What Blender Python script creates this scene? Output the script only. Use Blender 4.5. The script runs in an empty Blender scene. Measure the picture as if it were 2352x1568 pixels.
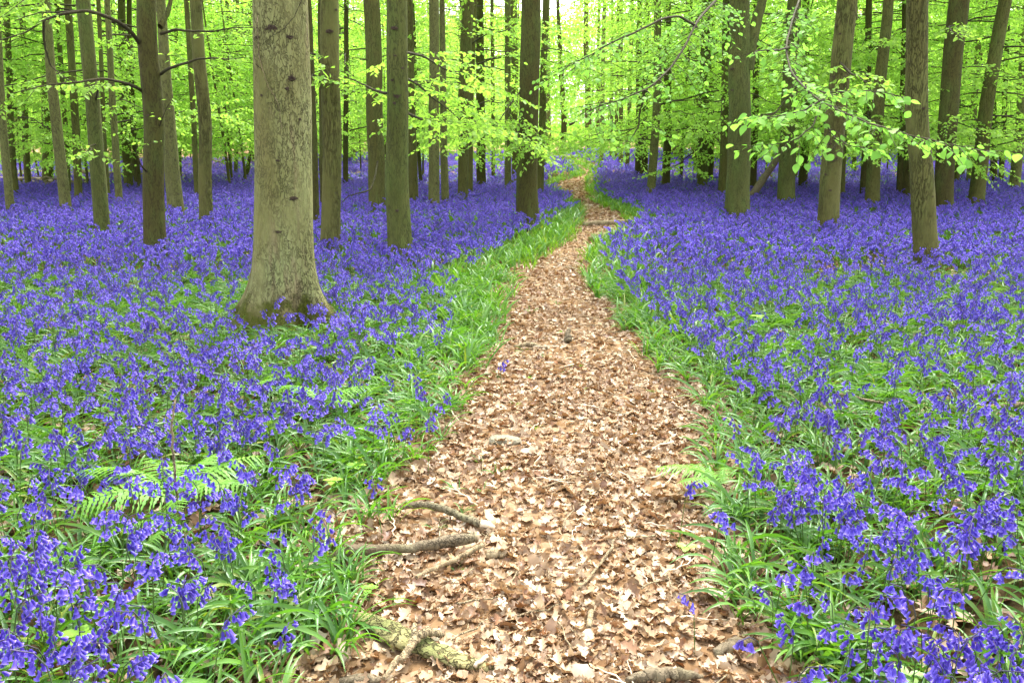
import bpy, math, random
import numpy as np

# ------------------------------------------------------------------ camera, light, exposure
SC = bpy.context.scene
COL = SC.collection
R = math.radians
PITCH = R(14.8); CAMH = 1.55; FPX = 1829.0          # picture measured at 2352 x 1568
cam = bpy.data.objects.new('camera', bpy.data.cameras.new('camera'))
COL.objects.link(cam)
cam.location = (0, 0, CAMH); cam.rotation_euler = (R(90) - PITCH, 0, 0)
cam.data.lens = 28; cam.data.sensor_width = 36; cam.data.clip_start = 0.05; cam.data.clip_end = 2000
SC.camera = cam

SUN_EL, SUN_AZ = R(56), R(20)                       # azimuth clockwise from +Y
w = bpy.data.worlds.new('World'); SC.world = w; w.use_nodes = True
wn = w.node_tree.nodes; wl = w.node_tree.links
sky = wn.new('ShaderNodeTexSky'); sky.sky_type = 'NISHITA'; sky.sun_disc = False
sky.sun_elevation = SUN_EL; sky.sun_rotation = SUN_AZ; sky.dust_density = 4.0; sky.air_density = 1.0; sky.ozone_density = 1.0
hs = wn.new('ShaderNodeHueSaturation'); hs.inputs['Saturation'].default_value = .22; wl.new(sky.outputs[0], hs.inputs['Color'])   # thin overcast
bg = wn['Background']; wl.new(hs.outputs[0], bg.inputs[0]); bg.inputs[1].default_value = 0.15
sd = bpy.data.lights.new('sun', 'SUN'); sd.energy = 1.3; sd.angle = R(25); sd.color = (1, 0.96, 0.88)
so = bpy.data.objects.new('sun', sd); COL.objects.link(so)
so.rotation_euler = (R(90) - SUN_EL, 0, -SUN_AZ + math.pi)
SC.view_settings.view_transform = 'Standard'; SC.view_settings.look = 'None'
SC.view_settings.gamma = 1.0; SC.view_settings.use_curve_mapping = False
SC.view_settings.exposure = 2.5
cy = SC.cycles
cy.max_bounces = 8; cy.diffuse_bounces = 7; cy.glossy_bounces = 2; cy.transmission_bounces = 4
cy.transparent_max_bounces = 4; cy.caustics_reflective = False; cy.caustics_refractive = False
cy.use_denoising = True; cy.sample_clamp_indirect = 6.0
cy.use_adaptive_sampling = True; cy.adaptive_threshold = 0.015

# ------------------------------------------------------------------ pixel -> world
def ray(px, py):
    cx = (px - 1176) / FPX; cyy = (784 - py) / FPX
    cp, sp = math.cos(PITCH), math.sin(PITCH)
    return np.array([cx, cp + cyy * sp, -sp + cyy * cp])
def at(px, py, z=0.0):
    d = ray(px, py); t = (z - CAMH) / d[2]
    return d * t + np.array([0, 0, CAMH]), t
def atY(px, py, Y):
    d = ray(px, py); t = Y / d[1]
    return d * t + np.array([0, 0, CAMH]), t
def proj(P):
    P = np.atleast_2d(P) - np.array([0, 0, CAMH])
    cp, sp = math.cos(PITCH), math.sin(PITCH)
    dep = P[:, 1] * cp - P[:, 2] * sp; up = P[:, 1] * sp + P[:, 2] * cp
    return 1176 + FPX * P[:, 0] / dep, 784 - FPX * up / dep, dep

# ------------------------------------------------------------------ numpy noise
_rs = np.random.RandomState(11)
_H = _rs.rand(64, 64, 64).astype(np.float32)
def vn(x, y, z=0.0):
    x, y, z = np.broadcast_arrays(np.asarray(x, float), y, z)
    xi = np.floor(x).astype(int); yi = np.floor(y).astype(int); zi = np.floor(z).astype(int)
    fx = x - xi; fy = y - yi; fz = z - zi
    fx = fx * fx * (3 - 2 * fx); fy = fy * fy * (3 - 2 * fy); fz = fz * fz * (3 - 2 * fz)
    def h(a, b, c): return _H[a & 63, b & 63, c & 63]
    def l(a, b, t): return a + (b - a) * t
    return l(l(l(h(xi, yi, zi), h(xi + 1, yi, zi), fx), l(h(xi, yi + 1, zi), h(xi + 1, yi + 1, zi), fx), fy),
             l(l(h(xi, yi, zi + 1), h(xi + 1, yi, zi + 1), fx), l(h(xi, yi + 1, zi + 1), h(xi + 1, yi + 1, zi + 1), fx), fy), fz)
def fbm(x, y, z=0.0, o=3):
    s = 0; a = 1; t = 0
    for k in range(o):
        s = s + a * vn(np.asarray(x) * 2 ** k + 17 * k, np.asarray(y) * 2 ** k + 5 * k, np.asarray(z) * 2 ** k); t += a; a *= .5
    return s / t
def sstep(a, b, x):
    t = np.clip((x - a) / (b - a), 0, 1); return t * t * (3 - 2 * t)

# ------------------------------------------------------------------ mesh builder
class MB:
    def __init__(s): s.v = []; s.n = 0; s.q = []; s.t = []; s.qm = []; s.tm = []; s.a = []
    def add(s, V, quads=None, tris=None, mat=0, vary=0.5):
        V = np.asarray(V, np.float32).reshape(-1, 3)
        s.v.append(V); s.a.append(np.broadcast_to(np.asarray(vary, np.float32), (len(V),)))
        if quads is not None and len(quads):
            q = np.asarray(quads, np.int64).reshape(-1, 4); s.q.append(q + s.n); s.qm.append(np.full(len(q), mat))
        if tris is not None and len(tris):
            q = np.asarray(tris, np.int64).reshape(-1, 3); s.t.append(q + s.n); s.tm.append(np.full(len(q), mat))
        s.n += len(V)
    def many(s, tv, quads, tris, M, P, mat=0, vary=None, vadd=None):
        """template verts tv (k,3); M (N,3,3) columns = axes; P (N,3)"""
        N = len(P)
        if N == 0: return
        tv = np.asarray(tv, float); k = len(tv)
        V = np.einsum('nij,kj->nki', M, tv) + P[:, None, :]
        off = (np.arange(N) * k)[:, None, None]
        va = np.repeat(vary if vary is not None else np.full(N, .5), k)
        if vadd is not None: va = np.tile(vadd, N)
        q = (np.asarray(quads)[None] + off).reshape(-1, 4) if quads is not None and len(quads) else None
        t = (np.asarray(tris)[None] + off).reshape(-1, 3) if tris is not None and len(tris) else None
        s.add(V.reshape(-1, 3), q, t, mat, va)
    def tube(s, pts, rad, sides=6, mat=0, vary=.5, cap=True, jit=0, seed=0):
        P = np.asarray(pts, float); n = len(P); rad = np.broadcast_to(np.asarray(rad, float), (n,))
        T = np.gradient(P, axis=0); T /= np.linalg.norm(T, axis=1)[:, None] + 1e-9
        ref = np.array([0, 0, 1.]) if abs(T[0][2]) < .9 else np.array([1., 0, 0])
        A = np.cross(T, ref); A /= np.linalg.norm(A, axis=1)[:, None] + 1e-9
        B = np.cross(T, A)
        th = np.linspace(0, 2 * math.pi, sides, endpoint=False)
        rr = rad[:, None] * np.ones(sides)[None]
        if jit: rr = rr * (1 + jit * (fbm(np.cos(th)[None] * 1.5 + seed, np.sin(th)[None] * 1.5, np.arange(n)[:, None] * .7) - .5) * 2)
        V = P[:, None] + rr[..., None] * (np.cos(th)[None, :, None] * A[:, None] + np.sin(th)[None, :, None] * B[:, None])
        i = np.arange(n - 1)[:, None] * sides; j = np.arange(sides)[None]; j2 = (j + 1) % sides
        q = np.stack([i + j, i + j2, i + sides + j2, i + sides + j], -1).reshape(-1, 4)
        V = V.reshape(-1, 3); tr = None
        if cap:
            c0 = len(V); V = np.vstack([V, P[:1], P[-1:]])
            tr = [(c0, (a + 1) % sides, a) for a in range(sides)] + [(c0 + 1, (n - 1) * sides + a, (n - 1) * sides + (a + 1) % sides) for a in range(sides)]
        s.add(V, q, tr, mat, vary)
    def mesh(s, name, mats, smooth=True):
        me = bpy.data.meshes.new(name)
        V = np.concatenate(s.v) if s.v else np.zeros((0, 3), np.float32)
        q = np.concatenate(s.q) if s.q else np.zeros((0, 4), int); t = np.concatenate(s.t) if s.t else np.zeros((0, 3), int)
        qm = np.concatenate(s.qm) if s.qm else np.zeros(0, int); tm = np.concatenate(s.tm) if s.tm else np.zeros(0, int)
        me.vertices.add(len(V)); me.vertices.foreach_set('co', V.astype(np.float32).ravel())
        loops = np.concatenate([q.ravel(), t.ravel()]).astype(np.int32)
        me.loops.add(len(loops)); me.loops.foreach_set('vertex_index', loops)
        st = np.concatenate([np.arange(len(q)) * 4, len(q) * 4 + np.arange(len(t)) * 3]).astype(np.int32)
        me.polygons.add(len(st)); me.polygons.foreach_set('loop_start', st)
        me.polygons.foreach_set('material_index', np.concatenate([qm, tm]).astype(np.int32))
        me.polygons.foreach_set('use_smooth', np.full(len(st), smooth))
        at_ = me.attributes.new('vary', 'FLOAT', 'POINT'); at_.data.foreach_set('value', np.concatenate(s.a).astype(np.float32))
        for m in mats: me.materials.append(m)
        me.update(calc_edges=True)
        return me
def obj(name, me, parent=None, loc=None, rot=None, scl=None):
    o = bpy.data.objects.new(name, me); COL.objects.link(o)
    if parent is not None: o.parent = parent
    if loc is not None: o.location = loc
    if rot is not None: o.rotation_euler = rot
    if scl is not None: o.scale = (scl,) * 3 if np.isscalar(scl) else scl
    return o
def tag(o, label, cat, group=None, kind=None):
    if label: o['label'] = label
    if cat: o['category'] = cat
    if group: o['group'] = group
    if kind: o['kind'] = kind
    return o
def nrm(v): v = np.asarray(v, float); return v / (np.linalg.norm(v, axis=-1, keepdims=True) + 1e-9)
def frames(d, nup):
    """columns: x = side, y = along d, z = normal"""
    d = nrm(d); x = nrm(np.cross(d, nup)); z = np.cross(x, d)
    return np.stack([x, d, z], -1)

# ------------------------------------------------------------------ materials
class NT:
    def __init__(s, name):
        s.m = bpy.data.materials.new(name); s.m.use_nodes = True; s.t = s.m.node_tree; s.t.nodes.clear()
        s.out = s.t.nodes.new('ShaderNodeOutputMaterial')
    def n(s, ty, **k):
        nd = s.t.nodes.new(ty)
        for a, b in k.items():
            if a.startswith('i_'):
                key = a[2:]; key = int(key) if key.isdigit() else key.replace('_', ' ')
                if hasattr(b, 'links') or hasattr(b, 'is_output') : s.t.links.new(b, nd.inputs[key])
                else: nd.inputs[key].default_value = b
            else: setattr(nd, a, b)
        return nd
    def ln(s, a, b): s.t.links.new(a, b)
    def mixc(s, f, a, b, mode='MIX'):
        nd = s.t.nodes.new('ShaderNodeMix'); nd.data_type = 'RGBA'; nd.blend_type = mode
        for sock, v in ((nd.inputs[0], f), (nd.inputs[6], a), (nd.inputs[7], b)):
            if hasattr(v, 'is_output'): s.ln(v, sock)
            else: sock.default_value = v if np.isscalar(v) else (tuple(v) + (1,))[:4]
        return nd.outputs[2]
    def ramp(s, f, stops):
        nd = s.t.nodes.new('ShaderNodeValToRGB'); s.ln(f, nd.inputs[0]); e = nd.color_ramp.elements
        while len(e) < len(stops): e.new(.5)
        for k, (p, c) in enumerate(stops):
            e[k].position = p; e[k].color = (c, c, c, 1) if np.isscalar(c) else tuple(c) + (1,)
        return nd.outputs[0]
    def math(s, op, a, b=0.0, clamp=False):
        nd = s.t.nodes.new('ShaderNodeMath'); nd.operation = op; nd.use_clamp = clamp
        for k, v in ((0, a), (1, b)):
            if hasattr(v, 'is_output'): s.ln(v, nd.inputs[k])
            else: nd.inputs[k].default_value = v
        return nd.outputs[0]
    def noise(s, vec, scale, detail=3, rough=.55):
        nd = s.n('ShaderNodeTexNoise'); nd.inputs['Scale'].default_value = scale; nd.inputs['Detail'].default_value = detail
        nd.inputs['Roughness'].default_value = rough
        if vec is not None: s.ln(vec, nd.inputs['Vector'])
        return nd
    def mapped(s, vec, scale):
        nd = s.n('ShaderNodeMapping'); s.ln(vec, nd.inputs[0]); nd.inputs['Scale'].default_value = scale; return nd.outputs[0]
    def obj(s): return s.n('ShaderNodeTexCoord').outputs['Object']
    def rnd(s):
        """random number per object or instance"""
        return s.n('ShaderNodeObjectInfo').outputs['Random']
    def vary(s): return s.n('ShaderNodeAttribute', attribute_name='vary').outputs['Fac']

def leafy(name, stops, trans=.5, gloss=.03, rough=.4, tmul=(1.15, 1.1, .5), use='both', patch=0):
    t = NT(name)
    v = t.vary()
    if use == 'both': f = t.math('FRACT', t.math('ADD', v, t.rnd()))
    elif use == 'rnd': f = t.rnd()
    else: f = v
    c = t.ramp(f, stops)
    if patch:
        no = t.noise(t.n('ShaderNodeNewGeometry').outputs['Position'], patch, 2)
        c = t.mixc(t.ramp(no.outputs[0], [(.4, 0), (.62, 1)]), c, t.mixc(1.0, c, (.62, .74, .9), 'MULTIPLY'))
    d = t.n('ShaderNodeBsdfDiffuse'); t.ln(c, d.inputs[0])
    tr = t.n('ShaderNodeBsdfTranslucent'); t.ln(t.mixc(1.0, c, tmul, 'MULTIPLY'), tr.inputs[0])
    m = t.n('ShaderNodeMixShader'); m.inputs[0].default_value = trans; t.ln(d.outputs[0], m.inputs[1]); t.ln(tr.outputs[0], m.inputs[2])
    g = t.n('ShaderNodeBsdfGlossy'); g.inputs['Roughness'].default_value = rough; g.inputs[0].default_value = (.9, .95, 1, 1)
    m2 = t.n('ShaderNodeMixShader'); m2.inputs[0].default_value = gloss; t.ln(m.outputs[0], m2.inputs[1]); t.ln(g.outputs[0], m2.inputs[2])
    t.ln(m2.outputs[0], t.out.inputs[0]); return t.m

M_LEAF = leafy('beech_leaf', [(0, (.24, .45, .06)), (.35, (.30, .53, .075)), (.7, (.34, .56, .09)), (1, (.21, .41, .05))], .55, .012, .4, (1.2, 1.2, .9))
M_LEAF_LOW = leafy('beech_leaf_spray', [(0, (.18, .41, .06)), (.5, (.22, .46, .07)), (1, (.25, .48, .08))], .5, .012, .4, (1.15, 1.2, .9))
M_BLADE = leafy('bluebell_leaf', [(0, (.07, .18, .022)), (.4, (.10, .245, .033)), (.75, (.155, .30, .04)), (.93, (.10, .24, .06)), (1, (.26, .30, .04))], .4, .035, .38, (1.1, 1.2, .4))
M_GRASS = leafy('woodland_grass', [(0, (.11, .24, .018)), (.5, (.16, .31, .022)), (1, (.22, .36, .03))], .4, .01, .5, (1.1, 1.2, .4))
M_STEM = leafy('bluebell_stem', [(0, (.09, .17, .03)), (.6, (.08, .14, .03)), (.8, (.07, .07, .07)), (1, (.07, .045, .13))], .15, .02, use='vary')
M_FERN = leafy('fern_frond', [(0, (.13, .33, .035)), (1, (.18, .39, .045))], .4, .02, .5, (1.15, 1.15, .4))
M_SEED = leafy('seedling_leaf', [(0, (.20, .44, .03)), (1, (.27, .50, .04))], .4, .04, .4, (1.15, 1.15, .4))
def bell_mat():
    t = NT('bluebell_petal'); v = t.vary(); r = t.rnd()
    c = t.ramp(v, [(0, (.072, .038, .33)), (.55, (.125, .08, .53)), (.85, (.185, .13, .63)), (1, (.31, .26, .74))])
    c2 = t.mixc(t.ramp(r, [(0, 0), (1, 1)]), (.82, .86, .95), (1.2, 1.08, 1.05))
    c = t.mixc(1.0, c, c2, 'MULTIPLY')
    d = t.n('ShaderNodeBsdfDiffuse'); t.ln(c, d.inputs[0])
    tr = t.n('ShaderNodeBsdfTranslucent'); t.ln(t.mixc(1.0, c, (1.1, .9, 1.15), 'MULTIPLY'), tr.inputs[0])
    m = t.n('ShaderNodeMixShader'); m.inputs[0].default_value = .4; t.ln(d.outputs[0], m.inputs[1]); t.ln(tr.outputs[0], m.inputs[2])
    g = t.n('ShaderNodeBsdfGlossy'); g.inputs['Roughness'].default_value = .4; g.inputs[0].default_value = (.8, .85, 1, 1)
    m2 = t.n('ShaderNodeMixShader'); m2.inputs[0].default_value = .04; t.ln(m.outputs[0], m2.inputs[1]); t.ln(g.outputs[0], m2.inputs[2])
    t.ln(m2.outputs[0], t.out.inputs[0]); return t.m
M_BELL = bell_mat()
M_DRY = leafy('dry_leaf', [(0, (.40, .285, .16)), (.16, (.23, .135, .065)), (.3, (.48, .37, .235)), (.45, (.29, .18, .09)), (.58, (.12, .055, .024)),
                           (.7, (.44, .33, .20)), (.82, (.22, .10, .04)), (.92, (.58, .49, .35)), (1, (.36, .25, .14))], .15, .03, .45, (1.1, .8, .5))

def bark(name, base, light, dark, crack=.8, crackscale=26, stretch=.22, moss=.0, algae=.4, scars=.5, bump=.5, reddish=0):
    t = NT(name); co = t.obj()
    def fis(st_, sc_, wid, det=2):
        nz = t.noise(t.mapped(co, (1, 1, st_)), sc_, det, .6).outputs[0]
        return t.ramp(t.math('ABSOLUTE', t.math('SUBTRACT', nz, .5)), [(0, 0), (wid * .4, .55), (wid, 1)])
    cr = t.math('MULTIPLY', fis(stretch, crackscale, .045), fis(stretch * 1.6, crackscale * .55, .022, 3))
    gate = t.ramp(t.noise(t.mapped(co, (1, 1, .5)), 3.1, 3).outputs[0], [(.38, 1 - crack), (.58, 1)])
    cr = t.math('MAXIMUM', cr, t.math('SUBTRACT', 1, gate))
    big = t.noise(t.mapped(co, (1, 1, .35)), 2.2, 4)
    c = t.mixc(t.ramp(big.outputs[0], [(.36, 0), (.62, 1)]), base, light)
    al = t.noise(t.mapped(co, (1.3, 1.3, .5)), 3.7, 5)
    c = t.mixc(t.math('MULTIPLY', t.ramp(al.outputs[0], [(.45, 0), (.66, 1)]), algae), c, (.085, .125, .028))
    if reddish:
        rd = t.noise(t.mapped(co, (2.3, 1.7, .4)), 3.1, 3)
        c = t.mixc(t.math('MULTIPLY', t.ramp(rd.outputs[0], [(.58, 0), (.7, 1)]), reddish), c, (.22, .14, .09))
    fine = t.noise(t.mapped(co, (1, 1, .4)), 60, 4, .7)
    c = t.mixc(.55, c, t.mixc(fine.outputs[0], (.55, .55, .55), (1.5, 1.5, 1.5)), 'MULTIPLY')
    c = t.mixc(t.math('MULTIPLY', t.math('SUBTRACT', 1, cr), .8), c, dark)
    sv = t.n('ShaderNodeTexVoronoi'); sv.inputs['Scale'].default_value = 5.0; t.ln(t.mapped(co, (1, 1, .75)), sv.inputs['Vector'])
    sc = t.math('MULTIPLY', t.ramp(t.math('ADD', sv.outputs['Distance'], t.math('MULTIPLY', fine.outputs[0], .08)), [(.08, 1), (.17, 0)]), scars)
    c = t.mixc(sc, c, (.035, .024, .014))
    if moss:
        sep = t.n('ShaderNodeSeparateXYZ'); t.ln(co, sep.inputs[0])
        mz = t.math('ADD', t.math('MULTIPLY', sep.outputs[2], -1.6), t.math('MULTIPLY', t.noise(co, 7, 5).outputs[0], 1.7))
        mm = t.math('MULTIPLY', t.ramp(mz, [(.38, 0), (.62, 1)]), moss)
        br = t.math('MULTIPLY', t.ramp(t.math('ADD', t.math('MULTIPLY', sep.outputs[2], -1.0), t.math('MULTIPLY', t.noise(co, 4, 4).outputs[0], 1.0)), [(0, 0), (.35, 1)]), .8)
        c = t.mixc(br, c, t.mixc(cr, dark, (.105, .082, .034)))
        c = t.mixc(mm, c, t.mixc(t.noise(co, 90, 3).outputs[0], (.035, .045, .006), (.10, .11, .012)))
    b = t.n('ShaderNodeBump'); b.inputs['Strength'].default_value = bump; b.inputs['Distance'].default_value = .02
    hh = t.math('ADD', t.math('MULTIPLY', cr, .8), t.math('MULTIPLY', fine.outputs[0], .5))
    t.ln(hh, b.inputs['Height'])
    d = t.n('ShaderNodeBsdfPrincipled'); t.ln(c, d.inputs['Base Color']); d.inputs['Roughness'].default_value = .9
    d.inputs['Specular IOR Level'].default_value = .2
    t.ln(b.outputs[0], d.inputs['Normal']); t.ln(d.outputs[0], t.out.inputs[0]); return t.m
B_PALE = bark('bark_pale_lichen', (.19, .18, .062), (.27, .285, .12), (.055, .042, .02), .9, 34, .34, 1.0, .25, .08, .8, .5)
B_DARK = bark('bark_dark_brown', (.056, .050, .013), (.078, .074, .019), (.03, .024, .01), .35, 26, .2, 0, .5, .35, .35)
B_OLIVE = bark('bark_olive', (.088, .085, .021), (.125, .126, .036), (.032, .027, .011), .8, 26, .18, 0, .5, .55, .5)
B_GREEN = bark('bark_green_algae', (.068, .080, .018), (.115, .126, .035), (.03, .028, .011), .7, 28, .2, 0, .7, .35, .45)
B_GREY = bark('bark_grey', (.12, .12, .037), (.172, .178, .063), (.04, .034, .017), .6, 24, .3, 0, .3, .6, .5)
B_RIDGE = bark('bark_ridged', (.105, .10, .028), (.15, .15, .046), (.04, .032, .011), 1.0, 38, .12, 0, .3, .3, .9)
B_TWIG = bark('bark_twig', (.04, .034, .016), (.065, .055, .027), (.02, .016, .01), .2, 30, .3, 0, .2, .0, .2)
B_DEAD = bark('bark_deadwood', (.27, .20, .11), (.38, .31, .19), (.07, .05, .03), .8, 40, .2, 0, .15, .6, .8)
B_LOG = bark('bark_log', (.13, .10, .06), (.24, .20, .13), (.04, .03, .018), .8, 34, .5, 0, .3, .5, .6)
B_MOSSY = bark('bark_mossy_slab', (.19, .155, .065), (.33, .29, .13), (.09, .07, .03), .6, 22, .5, 0, .7, .3, .9)
def plain(name, c1, c2, scale=20, rough=.8, bump=.3):
    t = NT(name); co = t.obj(); n1 = t.noise(co, scale, 5)
    c = t.mixc(t.ramp(n1.outputs[0], [(.35, 0), (.65, 1)]), c1, c2)
    b = t.n('ShaderNodeBump'); b.inputs['Strength'].default_value = bump; b.inputs['Distance'].default_value = .01; t.ln(n1.outputs[0], b.inputs['Height'])
    d = t.n('ShaderNodeBsdfPrincipled'); t.ln(c, d.inputs['Base Color']); d.inputs['Roughness'].default_value = rough
    t.ln(b.outputs[0], d.inputs['Normal']); t.ln(d.outputs[0], t.out.inputs[0]); return t.m
M_STONE = plain('stone', (.12, .105, .06), (.22, .20, .13), 25)
M_SPLINT = plain('broken_wood', (.55, .42, .27), (.70, .60, .44), 60)
M_KNOT = plain('knot_burr', (.03, .02, .012), (.10, .065, .035), 60, .9, .8)

# ------------------------------------------------------------------ path and ground
PL = [(640, 1640), (690, 1568), (800, 1450), (835, 1340), (800, 1250), (880, 1160), (965, 1100), (1045, 1000), (1085, 850), (1118, 750), (1165, 650), (1225, 600), (1290, 560),
      (1340, 520), (1350, 490), (1335, 470), (1308, 455), (1278, 432), (1288, 418), (1330, 408), (1336, 400), (1322, 386), (1290, 374), (1262, 366), (1256, 356), (1240, 348)]
PR = [(1870, 1640), (1800, 1568), (1705, 1450), (1640, 1330), (1615, 1200), (1635, 1100), (1640, 1000), (1590, 900), (1545, 850), (1475, 780), (1420, 720), (1372, 650), (1362, 600), (1395, 560), (1428, 540),
      (1448, 515), (1420, 495), (1372, 475), (1348, 455), (1345, 432), (1352, 412), (1364, 400), (1350, 386), (1318, 375), (1298, 366), (1290, 357), (1300, 348)]
def edge(pts):
    W = np.array([at(x, y)[0] for x, y in pts]); return W[np.argsort(W[:, 1])]
EL, ER = edge(PL), edge(PR)
def xl(Y): return np.interp(Y, EL[:, 1], EL[:, 0]) - .16 * sstep(11, 14, Y) * (1 - .8 * sstep(22, 28, Y))
def xr(Y): return np.interp(Y, ER[:, 1], ER[:, 0]) + .12 * sstep(11, 14, Y) * (1 - .8 * sstep(22, 28, Y))
def pdist(x, y):
    """metres outside the path (negative inside); far ahead the path is gone"""
    d = np.maximum(xl(y) - x, x - xr(y)); return np.where(y > 66, 9.0, d)
def hgt(x, y):
    p = sstep(-.3, .5, pdist(x, y))
    return .035 * (fbm(x * .8 + 40, y * .8, 0, 3) - .5) * 2 * p - .015 * (1 - p)

def ground_mat():
    t = NT('woodland_soil'); co = t.obj()
    n1 = t.noise(co, 9, 5); n2 = t.noise(co, .6, 3); n3 = t.noise(co, 45, 4, .7)
    c = t.mixc(t.ramp(n1.outputs[0], [(.35, 0), (.65, 1)]), (.025, .02, .009), (.08, .055, .026))
    c = t.mixc(.6, c, t.mixc(n3.outputs[0], (.4, .4, .4), (1.6, 1.6, 1.6)), 'MULTIPLY')
    sep = t.n('ShaderNodeSeparateXYZ'); t.ln(co, sep.inputs[0])
    far = t.math('ADD', sep.outputs[1], t.math('MULTIPLY', n2.outputs[0], 10))
    litter = t.mixc(t.ramp(n1.outputs[0], [(.3, 0), (.7, 1)]), (.25, .13, .075), (.42, .27, .17))
    c = t.mixc(t.math('MULTIPLY', t.math('SUBTRACT', far, 34), .2, True), c, litter)
    grass = t.mixc(n1.outputs[0], (.10, .24, .02), (.22, .42, .04))
    c = t.mixc(t.math('MULTIPLY', t.math('SUBTRACT', far, 112), .1, True), c, grass)
    d = t.n('ShaderNodeBsdfDiffuse'); t.ln(c, d.inputs[0])
    b = t.n('ShaderNodeBump'); b.inputs['Strength'].default_value = .8; b.inputs['Distance'].default_value = .03; t.ln(n1.outputs[0], b.inputs['Height']); t.ln(b.outputs[0], d.inputs['Normal'])
    t.ln(d.outputs[0], t.out.inputs[0]); return t.m
def path_mat():
    t = NT('leaf_strewn_path'); co = t.obj()
    v = t.n('ShaderNodeTexVoronoi'); v.inputs['Scale'].default_value = 26; t.ln(co, v.inputs['Vector'])
    n3 = t.noise(co, 60, 3)
    s = t.n('ShaderNodeSeparateColor'); t.ln(v.outputs['Color'], s.inputs[0])
    c = t.ramp(s.outputs[0], [(0, (.10, .055, .028)), (.4, (.18, .11, .055)), (.7, (.23, .155, .09)), (1, (.33, .24, .15))])
    c = t.mixc(.5, c, t.mixc(n3.outputs[0], (.3, .3, .3), (1.5, 1.5, 1.5)), 'MULTIPLY')
    d = t.n('ShaderNodeBsdfDiffuse'); t.ln(c, d.inputs[0]); t.ln(d.outputs[0], t.out.inputs[0]); return t.m

def grid(xs, ys, zf):
    X, Y = np.meshgrid(xs, ys); Z = zf(X, Y); V = np.stack([X, Y, Z], -1).reshape(-1, 3)
    nx, ny = len(xs), len(ys); i = np.arange(ny - 1)[:, None] * nx; j = np.arange(nx - 1)[None]
    return V, np.stack([i + j, i + j + 1, i + nx + j + 1, i + nx + j], -1).reshape(-1, 4)
mb = MB()
gx = np.concatenate([[-600, -250, -120, -60, -30], np.arange(-16, 16.01, .2), [30, 60, 120, 250, 600]])
gy = np.concatenate([[-60, -15, -5], np.arange(-1, 24, .2), np.arange(24, 70, 1.5), [90, 130, 250, 600]])
def ghz(X, Y): return np.where((abs(X) < 16.1) & (Y < 24) & (Y > -1.1), hgt(X, Y), 0) + np.where(Y > 100, (Y - 100) * .012, 0)
V, Q = grid(gx, gy, ghz); mb.add(V, Q)
ground = obj('ground', mb.mesh('ground', [ground_mat()])); tag(ground, 'dark woodland soil under the bluebells', None, kind='structure')
mb = MB()
ys = np.concatenate([np.arange(EL[0, 1] - .1, 20, .15), np.arange(20, 66, .8)])
us = np.linspace(-.12, 1.12, 12)
X = xl(ys)[:, None] * (1 - us) + xr(ys)[:, None] * us; Y = np.repeat(ys[:, None], 12, 1)
Z = np.where(ys < 23.9, 1, 0)[:, None] * hgt(X, Y) + .006 + .012 * sstep(-.12, .2, us) * (1 - sstep(.8, 1.12, us))
i = np.arange(len(ys) - 1)[:, None] * 12; j = np.arange(11)[None]
mb.add(np.stack([X, Y, Z], -1).reshape(-1, 3), np.stack([i + j, i + j + 1, i + 13 + j, i + 12 + j], -1).reshape(-1, 4))
path = obj('path', mb.mesh('path', [path_mat()])); tag(path, 'winding footpath of brown fallen leaves', None, kind='structure')

# ------------------------------------------------------------------ instancer (only for what nobody could count)
def gn_scatter(name, templates, P, rot, scl, idx, label, kind='stuff', parent=None):
    tc = bpy.data.collections.new(name + '_sources')
    for k, me in enumerate(templates):
        o = bpy.data.objects.new('%s_source_%02d' % (name, k), me); tc.objects.link(o)
    me = bpy.data.meshes.new(name); me.vertices.add(len(P)); me.vertices.foreach_set('co', np.asarray(P, np.float32).ravel())
    a = me.attributes.new('rot', 'FLOAT_VECTOR', 'POINT'); a.data.foreach_set('vector', np.asarray(rot, np.float32).ravel())
    a = me.attributes.new('scl', 'FLOAT', 'POINT'); a.data.foreach_set('value', np.asarray(scl, np.float32))
    a = me.attributes.new('idx', 'INT', 'POINT'); a.data.foreach_set('value', np.asarray(idx, np.int32))
    o = obj(name, me, parent)
    g = bpy.data.node_groups.new(name, 'GeometryNodeTree')
    g.interface.new_socket('Geometry', in_out='INPUT', socket_type='NodeSocketGeometry')
    g.interface.new_socket('Geometry', in_out='OUTPUT', socket_type='NodeSocketGeometry')
    N = g.nodes; L = g.links
    gi = N.new('NodeGroupInput'); go = N.new('NodeGroupOutput'); ip = N.new('GeometryNodeInstanceOnPoints')
    ci = N.new('GeometryNodeCollectionInfo'); ci.inputs['Collection'].default_value = tc
    ci.inputs['Separate Children'].default_value = True; ci.inputs['Reset Children'].default_value = True
    def na(nm, ty):
        x = N.new('GeometryNodeInputNamedAttribute'); x.data_type = ty; x.inputs['Name'].default_value = nm
        return [s for s in x.outputs if s.enabled and s.name == 'Attribute'][0]
    er = N.new('FunctionNodeEulerToRotation'); L.new(na('rot', 'FLOAT_VECTOR'), er.inputs[0])
    L.new(gi.outputs[0], ip.inputs['Points']); L.new(ci.outputs[0], ip.inputs['Instance'])
    ip.inputs['Pick Instance'].default_value = True
    L.new(na('idx', 'INT'), ip.inputs['Instance Index']); L.new(er.outputs[0], ip.inputs['Rotation']); L.new(na('scl', 'FLOAT'), ip.inputs['Scale'])
    L.new(ip.outputs[0], go.inputs[0])
    md = o.modifiers.new('scatter', 'NODES'); md.node_group = g
    tag(o, label, None, kind=kind); return o

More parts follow.
